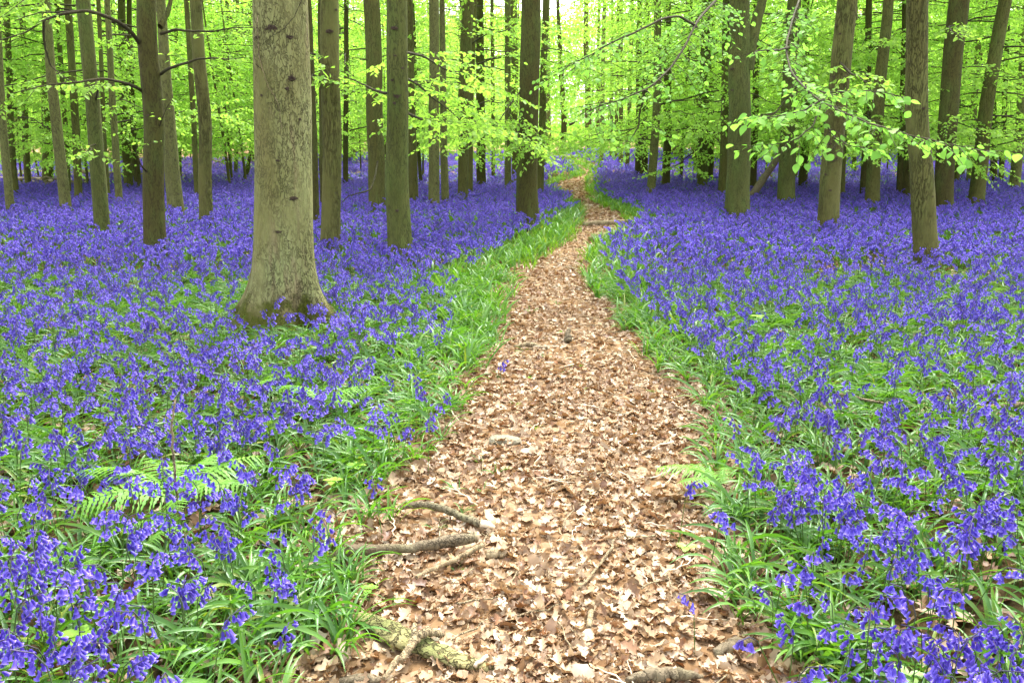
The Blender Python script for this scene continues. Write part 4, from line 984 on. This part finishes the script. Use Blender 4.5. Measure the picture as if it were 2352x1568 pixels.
for r_, k in enumerate(ind):
    root = bpy.data.objects.new('bluebell', None); COL.objects.link(root); root.location = (fx[k], fy[k], fz[k]); root.rotation_euler = (ftl[k][0], ftl[k][1], fa[k]); s = fs[k]; root.scale = (s, s, s); root.empty_display_size = .05
    sd_ = 'left' if leftc(fx[k], fy[k]) else 'right'
    band = 'at the very front' if hd[k] < 2.35 else 'in the near part'
    tag(root, 'violet-blue bluebell with nodding bells %s of the carpet %s of the path' % (band, sd_), 'bluebell', 'bluebells %s of the carpet %s of the path' % (band, sd_))
    nbl = len(FS[fk[k]][1]); tall = FS[fk[k]][0][:, 2].max() * s > .31
    LMK = [(395, 1150, 'near the big fern'), (185, 1500, 'near the bottom-left seedling'), (420, 1300, 'near the fallen twig'), (620, 1420, 'near the left litter edge')] if sd_ == 'left' else [(2085, 1540, 'near the seedling at the bottom'), (1670, 1130, 'near the small path-side fern'), (1740, 1420, 'near the right litter edge'), (2300, 1250, 'near the right picture edge')]
    lm = min(LMK, key=lambda q: math.hypot(at(q[0], q[1], .1)[0][0] - fx[k], at(q[0], q[1], .1)[0][1] - fy[k]))[2]
    tl = '%s violet-blue bluebell with %s bells, %s' % ('tall' if tall else 'short', 'many' if nbl > 13 else 'a few' if nbl < 11 else 'a dozen', lm)
    root['label'] = tl; root['group'] = 'bluebells ' + lm
    obj('stem', FL_STEM[fk[k]], root)
    if r_ < 110:
        for (q, hang, sc_, ty, _) in FS[fk[k]][1]:
            F = frames(-hang, np.array([.3, .2, .1])); M3 = mathutils.Matrix([[F[i][0], F[i][2], F[i][1]] for i in range(3)]).to_4x4()
            bo = bpy.data.objects.new('bell', BELLM[ty]); COL.objects.link(bo); bo.parent = root; bo.matrix_local = mathutils.Matrix.Translation(q) @ M3 @ mathutils.Matrix.Scale(float(sc_), 4)
    else: obj('flower_head', FL_HEAD[fk[k]], root)
rest = np.ones(n, bool); rest[ind] = False
x2, y2 = field(8.5, 21, 95, flower_p)
n2 = len(x2)
Pf = np.concatenate([np.stack([fx, fy, fz], -1)[rest], np.stack([x2, y2, hgt(x2, y2)], -1)])
Rf = np.concatenate([np.stack([ftl[:, 0], ftl[:, 1], fa], -1)[rest], np.stack([rs.normal(0, .1, n2), rs.normal(0, .1, n2), rs.uniform(0, 6.28, n2)], -1)])
Sf = np.concatenate([fs[rest], rs.uniform(.85, 1.2, n2)]); If = np.concatenate([fk[rest], 12 + rs.randint(0, 8, n2)])
# --- far carpet: strips near the path keep single plants, the rest is patches
x3, y3 = field(21, 62, 26, lambda x, y: flower_p(x, y) * (pdist(x, y) < 1.7) * (y < 60))
n3 = len(x3)
Pf = np.concatenate([Pf, np.stack([x3, y3, 0 * x3], -1)]); Rf = np.concatenate([Rf, np.stack([0 * x3, 0 * x3, rs.uniform(0, 6.28, n3)], -1)]); Sf = np.concatenate([Sf, rs.uniform(1.0, 1.4, n3)]); If = np.concatenate([If, 12 + rs.randint(0, 8, n3)])
gx_, gy_ = np.meshgrid(np.arange(-50, 50, 1.25), np.arange(20.6, 66, 1.25)); gx_ = gx_.ravel() + rs.uniform(-.3, .3, gx_.size); gy_ = gy_.ravel() + rs.uniform(-.3, .3, gy_.size)
lim = np.interp(gx_ / gy_, [-.65, -.5, -.35, -.15, 0, .1, .3, .65], [36, 40, 42, 50, 56, 64, 58, 52]) + 7 * (fbm(gx_ * .2, gy_ * .05, 0, 2) - .5)
k_ = (abs(gx_) < .76 * gy_ + 1) & (pdist(gx_, gy_) > 1.1) & (gy_ < lim) & off_trees(gx_, gy_, .0) & (rs.rand(len(gx_)) < .94) & ~((gx_ < -14) & (gx_ > -19.5) & (gy_ > 25) & (gy_ < 28.5))
px3 = gx_[k_]; py3 = gy_[k_]; n4 = len(px3)
SORT = FL0 + FL1 + PATCH
gn_scatter('bluebells', SORT, np.concatenate([Pf, np.stack([px3, py3, 0 * px3], -1)]),
           np.concatenate([Rf, np.stack([0 * px3, 0 * px3, rs.uniform(0, 6.28, n4)], -1)]), np.concatenate([Sf, rs.uniform(.9, 1.1, n4)]),
           np.concatenate([If, 20 + rs.randint(0, 5, n4)]), 'carpet of violet-blue bluebells filling the wood on both sides')

# --- leaf tufts
def tuft_p(x, y): 
    pd = pdist(x, y) + (fbm(x * 2.2 + 70, y * 2.2, 0, 2) - .5) * .34; return sstep(-.05, .06, pd) * (1 - .85 * FERN(x, y)) * (.62 + .38 * sstep(.35, .55, fbm(x * 2 + 31, y * 2, 0, 2)))
tx, ty = field(1.0, 8.5, 120, tuft_p)
# bare leafy gaps in the picture (bottom left)
for (gpx, gpy, gr_) in ((420, 1370, .13), (470, 1290, .10)):
    g, _ = at(gpx, gpy, 0); k_ = ((tx - g[0]) ** 2 + (ty - g[1]) ** 2 > gr_ ** 2) | (rs.rand(len(tx)) < .25); tx, ty = tx[k_], ty[k_]
# single tufts that stand in the litter
solo = [(640, 1225, 1.0), (565, 1400, 1.25), (700, 1480, 1.2), (600, 1500, 1.3), (520, 1440, 1.2), (850, 1200, 1.0), (900, 1195, .8), (1015, 1015, 1.1), (950, 1060, 1.1), (880, 1110, 1.1), (1050, 1130, .45), (1690, 1280, 1.2), (1760, 1400, 1.3), (1840, 1480, 1.2), (1680, 1190, 1.0), (1620, 940, 1.0),
        (1700, 1340, 1.15), (1900, 1520, 1.2), (1100, 850, .7), (1200, 810, .35), (1040, 940, .9), (1300, 860, .3), (805, 1340, .8), (740, 1420, 1.1), (1560, 820, .8), (1660, 1050, .9), (2330, 830, 1.5), (2310, 800, 1.4), (660, 1350, 1.2), (1140, 1090, .4), (1340, 895, .25), (1230, 985, .3), (1110, 1130, .35), (1180, 930, .3), (1150, 870, .4), (1250, 820, .3), (1100, 1060, .3), (1060, 1180, .4), (1000, 1215, .35), (1450, 1000, .25), (1500, 900, .3), (1280, 700, .35), (1220, 720, .45), (1320, 1110, .2), (1560, 1240, .3), (1050, 1310, .25), (1200, 1330, .2), (900, 1380, .3)]
sx = []; sy = []; ssz = []
for (qx, qy, s_) in solo:
    p, _ = at(qx, qy, 0); sx.append(p[0]); sy.append(p[1]); ssz.append(s_)
tx = np.concatenate([sx, tx]); ty = np.concatenate([sy, ty]); n = len(tx); tz = hgt(tx, ty); tsz = np.concatenate([ssz, rs.uniform(.75, 1.15, n - len(sx))])
ta = rs.uniform(0, 6.28, n); tk = rs.randint(0, 10, n)
hx, hy, hd = proj(np.stack([tx, ty, tz + .1], -1)); seen = (hx > 5) & (hx < 2347) & (hy < 1560)
pdv = pdist(tx, ty)
# the ones that can be told apart stand in or at the edge of the litter; then the nearest of the rest
order = np.argsort(np.where(seen, hd, 1e9)); ind = order[:300]
for r_, k in enumerate(ind):
    sd_ = 'left' if leftc(tx[k], ty[k]) else 'right'; edge_ = pdv[k] < .2
    g = 'leaf tufts %s on the %s of the path' % ('spilling over the litter edge' if edge_ else 'among the flowers', sd_)
    szn = 'large' if tsz[k] > 1.02 else 'small' if tsz[k] < .86 else 'mid-sized'; dn = 'closest to the camera' if hd[k] < 2.45 else 'a little farther on'
    lab = szn + ' leaf tuft ' + '%s, %s of the path' % ('spilling over the litter edge' if edge_ else 'among the flowers', sd_)
    if r_ < 75:
        root = bpy.data.objects.new('bluebell_leaf_tuft', None); COL.objects.link(root); root.empty_display_size = .05
        for (bk, a, s_, p) in SPEC[tk[k]]: obj('leaf', BLM[bk], root, (p[0], p[1], 0), (0, 0, a), float(s_))
    else: root = obj('bluebell_leaf_tuft', TUFT0[tk[k]])
    root.location = (tx[k], ty[k], tz[k]); root.rotation_euler = (0, 0, ta[k]); root.scale = (float(tsz[k]),) * 3
    tag(root, lab + ', ' + dn, 'leaf tuft', g)
rest = np.ones(n, bool); rest[ind] = False
x2, y2 = field(8.5, 21, 34, tuft_p); n2 = len(x2)
x3, y3 = field(5, 60, 34, lambda x, y: (pdist(x, y) > -.12) * (pdist(x, y) < .8) * sstep(np.where(y > 15, .55, 1.0), .1, pdist(x, y)) * np.where(y > 15, .55, 1)); n3 = len(x3)
gn_scatter('bluebell_leaves', TUFT0 + TUFT1 + GRS1, np.concatenate([np.stack([tx, ty, tz], -1)[rest], np.stack([x2, y2, hgt(x2, y2)], -1), np.stack([x3, y3, np.where(y3 < 23, hgt(x3, y3), 0)], -1)]),
           np.concatenate([np.stack([0 * tx, 0 * tx, ta], -1)[rest], np.stack([0 * x2, 0 * x2, rs.uniform(0, 6.28, n2)], -1), np.stack([0 * x3, 0 * x3, rs.uniform(0, 6.28, n3)], -1)]),
           np.concatenate([tsz[rest], rs.uniform(.85, 1.2, n2), rs.uniform(.9, 1.3, n3)]),
           np.concatenate([tk[rest], 10 + rs.randint(0, 6, n2), np.where((y3 < 9) | (rs.rand(n3) < .5), 10 + rs.randint(0, 6, n3), 16 + rs.randint(0, 3, n3))]), 'green strap leaves and grass under the flowers and along the path')

# ------------------------------------------------------------------ ferns
def frond_mesh(seed, L=.42):
    r = np.random.RandomState(seed); m = MB(); t = np.linspace(0, 1, 14); ang = 1.0 - 1.35 * t ** .8
    xx = np.concatenate([[0], np.cumsum(np.cos(ang[:-1]) * L / 13)]); zz = np.concatenate([[0], np.cumsum(np.sin(ang[:-1]) * L / 13)])
    P = np.stack([xx, r.normal(0, .1) * L * t ** 2, zz], -1); m.tube(P, np.linspace(.0022, .0006, 14), 4, 0, .3)
    npn = 17; Vs = []; Fr = []
    for k in range(npn):
        u = .16 + .84 * k / npn; q = np.array([np.interp(u, t, P[:, c]) for c in range(3)]); d = nrm(np.array([np.interp(min(1, u + .03), t, P[:, c]) for c in range(3)]) - q + 1e-6)
        pl = L * .27 * r.uniform(.85, 1.1) * math.sin(math.pi * min(1, (.18 + .82 * (1 - (u - .16) / .84) ** .8) * .62)) * (1 if u > .25 else .8)
        for s_ in (-1, 1):
            sd_ = np.array([0, s_, 0]); dd = nrm(sd_ + d * r.uniform(.3, .6) + np.array([0, 0, -.08])); nn = nrm(np.cross(d, [0, 1, 0]) * -1)
            if nn[2] < 0: nn = -nn
            n2 = 9; nn = nrm(nn + r.normal(0, .18, 3)); wv = nrm(np.cross(nn, dd))
            for j in range(n2 + 1):
                v = j / n2; c = q + dd * pl * v + np.array([0, 0, -.3]) * pl * v * v; w_ = (pl * .085 * (1 - v) ** .8 + .0008) * (1.25 if j % 2 else .55)
                Vs += [c - wv * w_ + dd * pl * .03 * (j % 2), c, c + wv * w_ + dd * pl * .03 * (j % 2)]
            o_ = len(Vs) - 3 * (n2 + 1)
            for j in range(n2):
                for e in (0, 1): f_ = o_ + 3 * j + e; Fr.append((f_, f_ + 1, f_ + 4, f_ + 3))
    m.add(np.array(Vs), Fr, vary=np.repeat(r.rand(len(Vs) // 30), 30)[:len(Vs)])
    return m.mesh('frond', [M_FERN])
FR = [frond_mesh(k) for k in range(4)]
def fern(px, py, z, s, fr, label):
    p, _ = at(px, py, z); root = bpy.data.objects.new('fern', None); COL.objects.link(root); root.location = (p[0], p[1], hgt(p[0], p[1])); tag(root, label, 'fern', 'young ferns in the bluebells')
    for k, (a, ss, tilt) in enumerate(fr): obj('frond', FR[k % 4], root, (0, 0, z), (tilt, 0, R(a)), s * ss)
fern(405, 1150, .11, .9, [(170, 1.15, .25), (128, .95, .15), (66, 1.0, -.2), (28, 1.05, .1), (205, 1.1, -.25), (-18, .95, .2), (-60, .6, .2), (98, .8, -.1)], 'big lime-green fern behind the upright dead twig at lower left')
fern(745, 930, .12, .8, [(150, 1, 0), (20, .9, 0), (90, .8, .1), (-40, .7, 0)], 'fern half hidden by flowers in front of the big pale trunk')
fern(570, 905, .12, .55, [(150, 1, 0), (40, 1, 0), (80, .7, .1)], 'small fern in the flowers below left of the big pale trunk')
fern(1655, 1120, .06, .62, [(165, 1.2, 0), (120, .8, 0), (205, .9, 0), (60, .7, 0)], 'small fern reaching over the right edge of the path')
fern(430, 1215, .05, .6, [(200, 1, 0), (150, .8, 0), (260, .9, .1)], 'low fern at the foot of the upright dead twig')
fern(205, 1290, .05, .4, [(200, 1, 0), (90, 1, 0), (300, .9, 0)], 'tiny bright fern at the left beside a curved twig')

# ------------------------------------------------------------------ seedlings with round bright leaves
def seedling(px, py, s, nl, label, z=.0, h=.06):
    p, _ = at(px, py, z); r = np.random.RandomState(int(px)); root = bpy.data.objects.new('tree_seedling', None); COL.objects.link(root); root.location = (p[0], p[1], hgt(p[0], p[1])); tag(root, label, 'seedling', 'bright green seedlings')
    m = MB(); m.tube([(0, 0, 0), (.004, 0, h * .5), (0, 0, h)], .0014, 5); obj('stem', m.mesh('stem', [M_STEM]), root)
    for k in range(nl):
        a = k * 6.28 / nl + r.uniform(-.3, .3); F = frames(np.array([math.cos(a), math.sin(a), .15]), np.array([0, 0, 1.])); m = MB(); m.add(LN_V @ F.T * s * r.uniform(.8, 1.1) * 1.0, LN_Q, vary=r.rand())
        obj('leaf', m.mesh('leaf', [M_SEED]), root, (0, 0, h - .004 * (k % 2)))
seedling(185, 1480, .06, 4, 'four-leaved yellow-green seedling at the bottom left among flowers', .12, .15)
seedling(2085, 1555, .055, 3, 'bright seedling with toothed leaves at the bottom edge right of the path', .08, .1)
seedling(1575, 1270, .045, 3, 'small lime seedling on the litter near the right edge of the path', 0, .04)
seedling(850, 1375, .04, 4, 'dark-leaved seedling by the left litter edge below the broken branch', 0, .05)
seedling(762, 1110, .045, 4, 'pale green round-leaved seedling at the left above the leaf tufts', .1, .12)
seedling(1220, 868, .05, 4, 'low yellow-green seedling, left of two in the middle of the path', 0, .02)
seedling(1325, 842, .05, 4, 'low yellow-green seedling, right of two in the middle of the path', 0, .02)
seedling(1297, 763, .05, 4, 'tiny bright seedling beside the upright wood chunk on the path', 0, .02)
seedling(2440 * .0 + 1740, 862 - 120, .06, 4, 'lime sprig standing in the flowers right of the path', .2, .24)
seedling(920, 775, .06, 4, 'yellow-green sprig in the flowers right of the big pale trunk', .1, .14)
seedling(820, 1205 - 130, .05, 4, 'bright round-leaved sprig between leaf tufts left of the path', .08, .1)

# ------------------------------------------------------------------ dead wood, stones
def wood(name, pts, rad, mat, label, cat, z=.0, group=None, sides=12, jit=.38, n=30, flat=1.0, ends=None):
    """pts: (px, py, height of centre line)"""
    P = np.array([at(x, y, h_)[0] for x, y, h_ in pts]); c = P[0].copy(); c[2] = 0; P = P - c
    u = np.linspace(0, len(P) - 1, n); Q = np.stack([np.interp(u, range(len(P)), P[:, k]) for k in range(3)], -1)
    for _ in range(3): Q[1:-1] = Q[:-2] * .25 + Q[1:-1] * .5 + Q[2:] * .25
    Q[1:-1] += np.random.RandomState(n).normal(0, .002, (n - 2, 3))
    rr = np.interp(u, range(len(P)), rad if len(np.atleast_1d(rad)) > 1 else [float(rad)] * len(P))
    m = MB(); m.tube(Q, rr, sides, 0, .5, jit=jit, seed=len(label))
    me = m.mesh(name, [mat]); o = obj(name, me, loc=tuple(c)); o.scale = (1, 1, flat)
    if label: tag(o, label, cat, group)
    return o, Q
D = lambda px, py, z=0: at(px, py, z)[0]
lg, Qb = wood('broken_branch', [(715, 1300, .03), (760, 1280, .045), (800, 1266, .055), (850, 1258, .05), (930, 1262, .042), (985, 1250, .048), (1040, 1240, .05), (1090, 1234, .042)], [.006, .014, .022, .020, .016, .020, .023, .020], B_LOG, 'thick grey broken branch lying across the left edge of the path', 'branch', group='dead wood on the ground')
m = MB(); m.tube([Qb[-1], Qb[-1] + (.012, .002, .002)], [.022, .018], 9, jit=.3); obj('broken_end', m.mesh('broken_end', [B_DEAD]), lg)
m = MB(); m.tube([Qb[0] - (.10, .02, .0), Qb[0] - (.04, .005, 0), Qb[0] + (.03, .0, .006), Qb[3] + (0, -.01, .022)], [.004, .010, .013, .008], 7, jit=.3); obj('peeled_wood', m.mesh('peeled_wood', [M_SPLINT]), lg)
wood('stick', [(955, 1325, .02), (1030, 1292, .035), (1075, 1268, .04), (1108, 1250, .045)], [.007, .009, .010, .010], B_DEAD, 'straight pale stick just below the thick broken branch', 'stick', group='dead wood on the ground')
wood('wood_fragment', [(1115, 1275, .015), (1135, 1270, .018), (1160, 1272, .012)], [.017, .02, .010], B_DEAD, 'short knobbly wood fragment right of the straight pale stick', 'wood', n=12, group='dead wood on the ground')
br, Qc = wood('fallen_branch', [(918, 1168, .025), (950, 1160, .045), (985, 1158, .055), (1030, 1172, .045), (1075, 1190, .038), (1105, 1203, .036)], [.006, .014, .016, .015, .016, .015], B_LOG, 'dark crooked branch above the thick broken one, ending in pale wood', 'branch', group='dead wood on the ground')
m = MB(); m.tube([Qc[-1], Qc[-1] + (.03, -.008, -.002), Qc[-1] + (.055, -.014, -.008)], [.018, .016, .006], 8, jit=.3); obj('broken_end', m.mesh('broken_end', [M_SPLINT]), br)
wood('mossy_slab', [(805, 1400, .02), (870, 1425, .045), (930, 1455, .045), (990, 1480, .042), (1060, 1510, .035), (1150, 1530, .01)], [.012, .042, .050, .036, .030, .008], B_MOSSY, 'flat yellowish mossy slab of rotten wood at the bottom left of the path', 'wood', jit=.45, flat=.55, group='dead wood on the ground')
fk1, Qd = wood('forked_stick', [(880, 1558, .028), (905, 1525, .04), (935, 1500, .05), (950, 1470, .06), (975, 1450, .07), (1000, 1452, .05), (1018, 1458, .03)], [.006, .010, .012, .013, .014, .012, .006], B_DEAD, 'bent grey stick lying over the mossy slab at bottom left', 'stick', n=36, group='dead wood on the ground')
m = MB(); m.tube([Qd[18], Qd[18] + (-.005, .03, .012), Qd[18] + (-.005, .055, .018)], [.012, .010, .007], 7, jit=.2); obj('side_branch', m.mesh('side_branch', [B_DEAD]), fk1)
wood('bark_log', [(1440, 1562, .025), (1500, 1548, .035), (1560, 1545, .032), (1615, 1552, .02)], [.008, .020, .018, .005], B_LOG, 'dark barky log at the bottom edge in the middle of the path', 'log', group='dead wood on the ground')
wood('bark_log', [(1640, 1500, .004), (1690, 1478, .014), (1740, 1478, .006)], [.014, .024, .012], B_LOG, 'dark rotten wood half buried at the lower right edge of the path', 'log', n=16, group='dead wood on the ground')
wood('stick', [(780, 1568, .01), (830, 1558, .012), (875, 1560, .01)], [.012, .018, .012], B_LOG, 'dark stub of wood at the very bottom left of the path', 'stick', n=12, group='dead wood on the ground')
wood('stick', [(1180, 795, .02), (1215, 790, .035), (1258, 800, .012)], [.008, .022, .006], B_DEAD, 'brown knobbly piece of wood on the left half of the path', 'wood', n=14, group='dead wood on the ground')
wood('wood_chunk', [(1306, 785, .01), (1303, 770, .05), (1308, 756, .09)], [.03, .026, .015], B_LOG, 'upright grey chunk of wood in the middle of the path', 'wood', n=12, group='dead wood on the ground')
wood('pole', [(1340, 515, .03), (1380, 513, .04), (1420, 511, .04), (1452, 508, .03)], [.04, .05, .05, .04], B_DEAD, 'thin log lying right across the path where it bends', 'log', group='dead wood on the ground')
wood('wood_chunk', [(1355, 552, .03), (1372, 543, .08), (1395, 548, .04)], [.05, .07, .04], B_MOSSY, 'mossy stump piece at the right edge of the path below the crossing log', 'wood', n=14, group='dead wood on the ground')
wood('log', [(1238, 366, .12), (1270, 365, .14), (1318, 363, .12)], [.16, .18, .14], B_LOG, 'dark fallen log at the far end of the path', 'log', n=14, group='dead wood on the ground')
wood('stick', [(1050, 1190, .008), (1010, 1330 - 120, .006)], .004, B_DEAD, 'thin twig on the litter between the two branches', 'stick', n=8, group='dead wood on the ground')
wood('stick', [(1240, 1120, .02), (1300, 1100, .02), (1400, 1085, .02)], .004, B_DEAD, 'long thin twig lying on the middle of the path', 'stick', n=10, group='dead wood on the ground')
wood('stick', [(1350, 1440, .02), (1358, 1410, .02), (1362, 1385, .02)], [.009, .010, .008], B_DEAD, 'short thick pale stick on the lower right half of the path', 'stick', n=10, group='dead wood on the ground')
wood('stick', [(1330, 1480 - 130, .02), (1400, 1330 - 60, .02), (1410, 1300 - 60, .02)], .005, B_DEAD, 'thin pale twig on the right half of the path', 'stick', n=10, group='dead wood on the ground')
wood('stick', [(1120, 1505, .03), (1090, 1530, .02)], .006, M_SPLINT, 'short white splinter right of the mossy slab', 'stick', n=6, group='dead wood on the ground')
tw1, Qe = wood('dead_sapling', [(428, 1235, .01), (414, 1190, .08), (404, 1110, .24), (394, 1020, .42), (398, 950, .55), (402, 918, .60)], [.0065, .0055, .005, .0045, .004, .003], B_DEAD, 'upright dead brown twig standing beside the big lime-green fern', 'twig', n=30, jit=.1)
wood('fallen_twig', [(420, 1225, .03), (470, 1262, .05), (540, 1290, .03), (620, 1310, .02), (700, 1318, .01), (770, 1335, .01)], [.008, .008, .007, .007, .006, .004], B_DEAD, 'long fallen twig leading from the dead sapling to the path', 'twig', group='dead wood on the ground')
wood('fallen_twig', [(275, 1290, .04), (330, 1285, .04), (420, 1270, .04), (520, 1268, .03)], [.006, .006, .006, .005], B_DEAD, 'brown twig lying under flowers left of the dead sapling', 'twig', group='dead wood on the ground')
wood('curved_twig', [(178, 1195, .12), (188, 1225, .08), (220, 1255, .06), (245, 1290, .03)], [.004, .005, .006, .006], B_DEAD, 'curved twig rising out of the flowers at the left', 'twig', group='dead wood on the ground')
wood('fallen_twig', [(1930, 905, .12), (2000, 920, .10), (2060, 930, .08)], [.006, .008, .006], B_DEAD, 'fallen twig half hidden in the flowers on the right', 'twig', group='dead wood on the ground')
wood('fallen_branch', [(2230, 940, .06), (2300, 930, .08), (2360, 928, .1)], [.010, .014, .014], B_DEAD, 'branch lying in the flowers at the right edge', 'branch', group='dead wood on the ground')
# stone with a facetted top
def stone(px, py, s, label, seed):
    p, _ = at(px, py, 0); r = np.random.RandomState(seed); m = MB(); nu, nv = 14, 8; V = []
    for j in range(nv + 1):
        for i_ in range(nu):
            th = 2 * math.pi * i_ / nu; ph = math.pi * j / nv - math.pi / 2
            v = np.array([math.cos(ph) * math.cos(th), math.cos(ph) * math.sin(th), math.sin(ph)]); v = np.sign(v) * np.abs(v) ** .7
            v *= 1 + .35 * (vn(v[0] * 1.5 + seed, v[1] * 1.5, v[2] * 1.5) - .5); V.append(v * s)
    q = [(j * nu + i_, j * nu + (i_ + 1) % nu, (j + 1) * nu + (i_ + 1) % nu, (j + 1) * nu + i_) for j in range(nv) for i_ in range(nu)]
    m.add(np.array(V), q); o = obj('stone', m.mesh('stone', [M_STONE], smooth=False), loc=(p[0], p[1], hgt(p[0], p[1]) + .01)); tag(o, label, 'stone'); return o
stone(1160, 1015, np.array([.085, .05, .035]), 'grey-brown stone on the left half of the path above the branches', 3)
stone(1003, 1468, np.array([.016, .014, .012]), 'small white pebble beside the bent stick at bottom left', 4)
# leaning dead pole, dark snag, brushwood
pb, _ = at(1727, 455, .15); Yp = pb[1]
def standing(name, pts, Y, rad, mat, label, cat):
    P = np.array([atY(x, y, Y)[0] for x, y in pts]); c = np.array([P[0][0], Y, 0]); P = P - c
    if P[0][2] > .0: P = np.vstack([P[0] + (P[0] - P[1]) / np.linalg.norm(P[1] - P[0]) * P[0][2] * 1.3, P])
    m = MB(); u = np.linspace(0, len(P) - 1, 20); Q = np.stack([np.interp(u, range(len(P)), P[:, k]) for k in range(3)], -1); m.tube(Q, np.linspace(rad[0], rad[1], 20), 9, jit=.2)
    o = obj(name, m.mesh(name, [mat]), loc=tuple(c)); tag(o, label, cat); return o
standing('leaning_dead_pole', [(1729, 447), (1750, 415), (1778, 375), (1800, 330), (1830, 270)], Yp, (.10, .05), B_LOG, 'dark reddish dead trunk leaning right against the beeches', 'dead trunk')
standing('dead_snag', [(562, 418), (567, 395), (571, 375), (575, 350)], at(562, 418, .1)[0][1], (.10, .04), B_DARK, 'short dark snag standing in the flowers left of the big trunk', 'snag')
standing('split_stump', [(322, 478), (314, 462)], at(322, 478, .1)[0][1], (.09, .03), B_DEAD, 'pale split stump behind the large dark brown trunk', 'stump')
def brush(px, py, sx_, sy_, nst, label, seed):
    p, _ = at(px, py, 0); r = np.random.RandomState(seed); root = bpy.data.objects.new('brushwood_pile', None); COL.objects.link(root); root.location = (p[0], p[1], 0); tag(root, label, 'brushwood')
    for k in range(nst):
        c = np.array([r.normal(0, sx_ * .35), r.normal(0, sy_ * .35), r.uniform(.02, .35)]); a = r.uniform(-.6, .6) + (3.14 if r.rand() < .5 else 0); L = r.uniform(.5, 1.6)
        d = np.array([math.cos(a), math.sin(a) * .6, r.uniform(-.12, .3)]); m = MB(); m.tube([c - d * L / 2, c + r.normal(0, .05, 3), c + d * L / 2], np.array([.03, .022, .008]) * r.uniform(.6, 1.6), 6); obj('stick', m.mesh('stick', [B_DEAD if k % 3 else M_SPLINT]), root)
brush(62, 440, 1.8, .8, 34, 'heap of pale brushwood between slim trunks at far left', 1)
brush(210, 420, 1.8, .8, 26, 'scattered pale brushwood behind the green trunk at left', 2)
brush(480, 392, 4.5, 1.2, 40, 'long low heap of brushwood behind the ridged dark beech', 3)
brush(860, 358, 5, 1.5, 30, 'dark brushwood far back between trunks left of the path', 4)
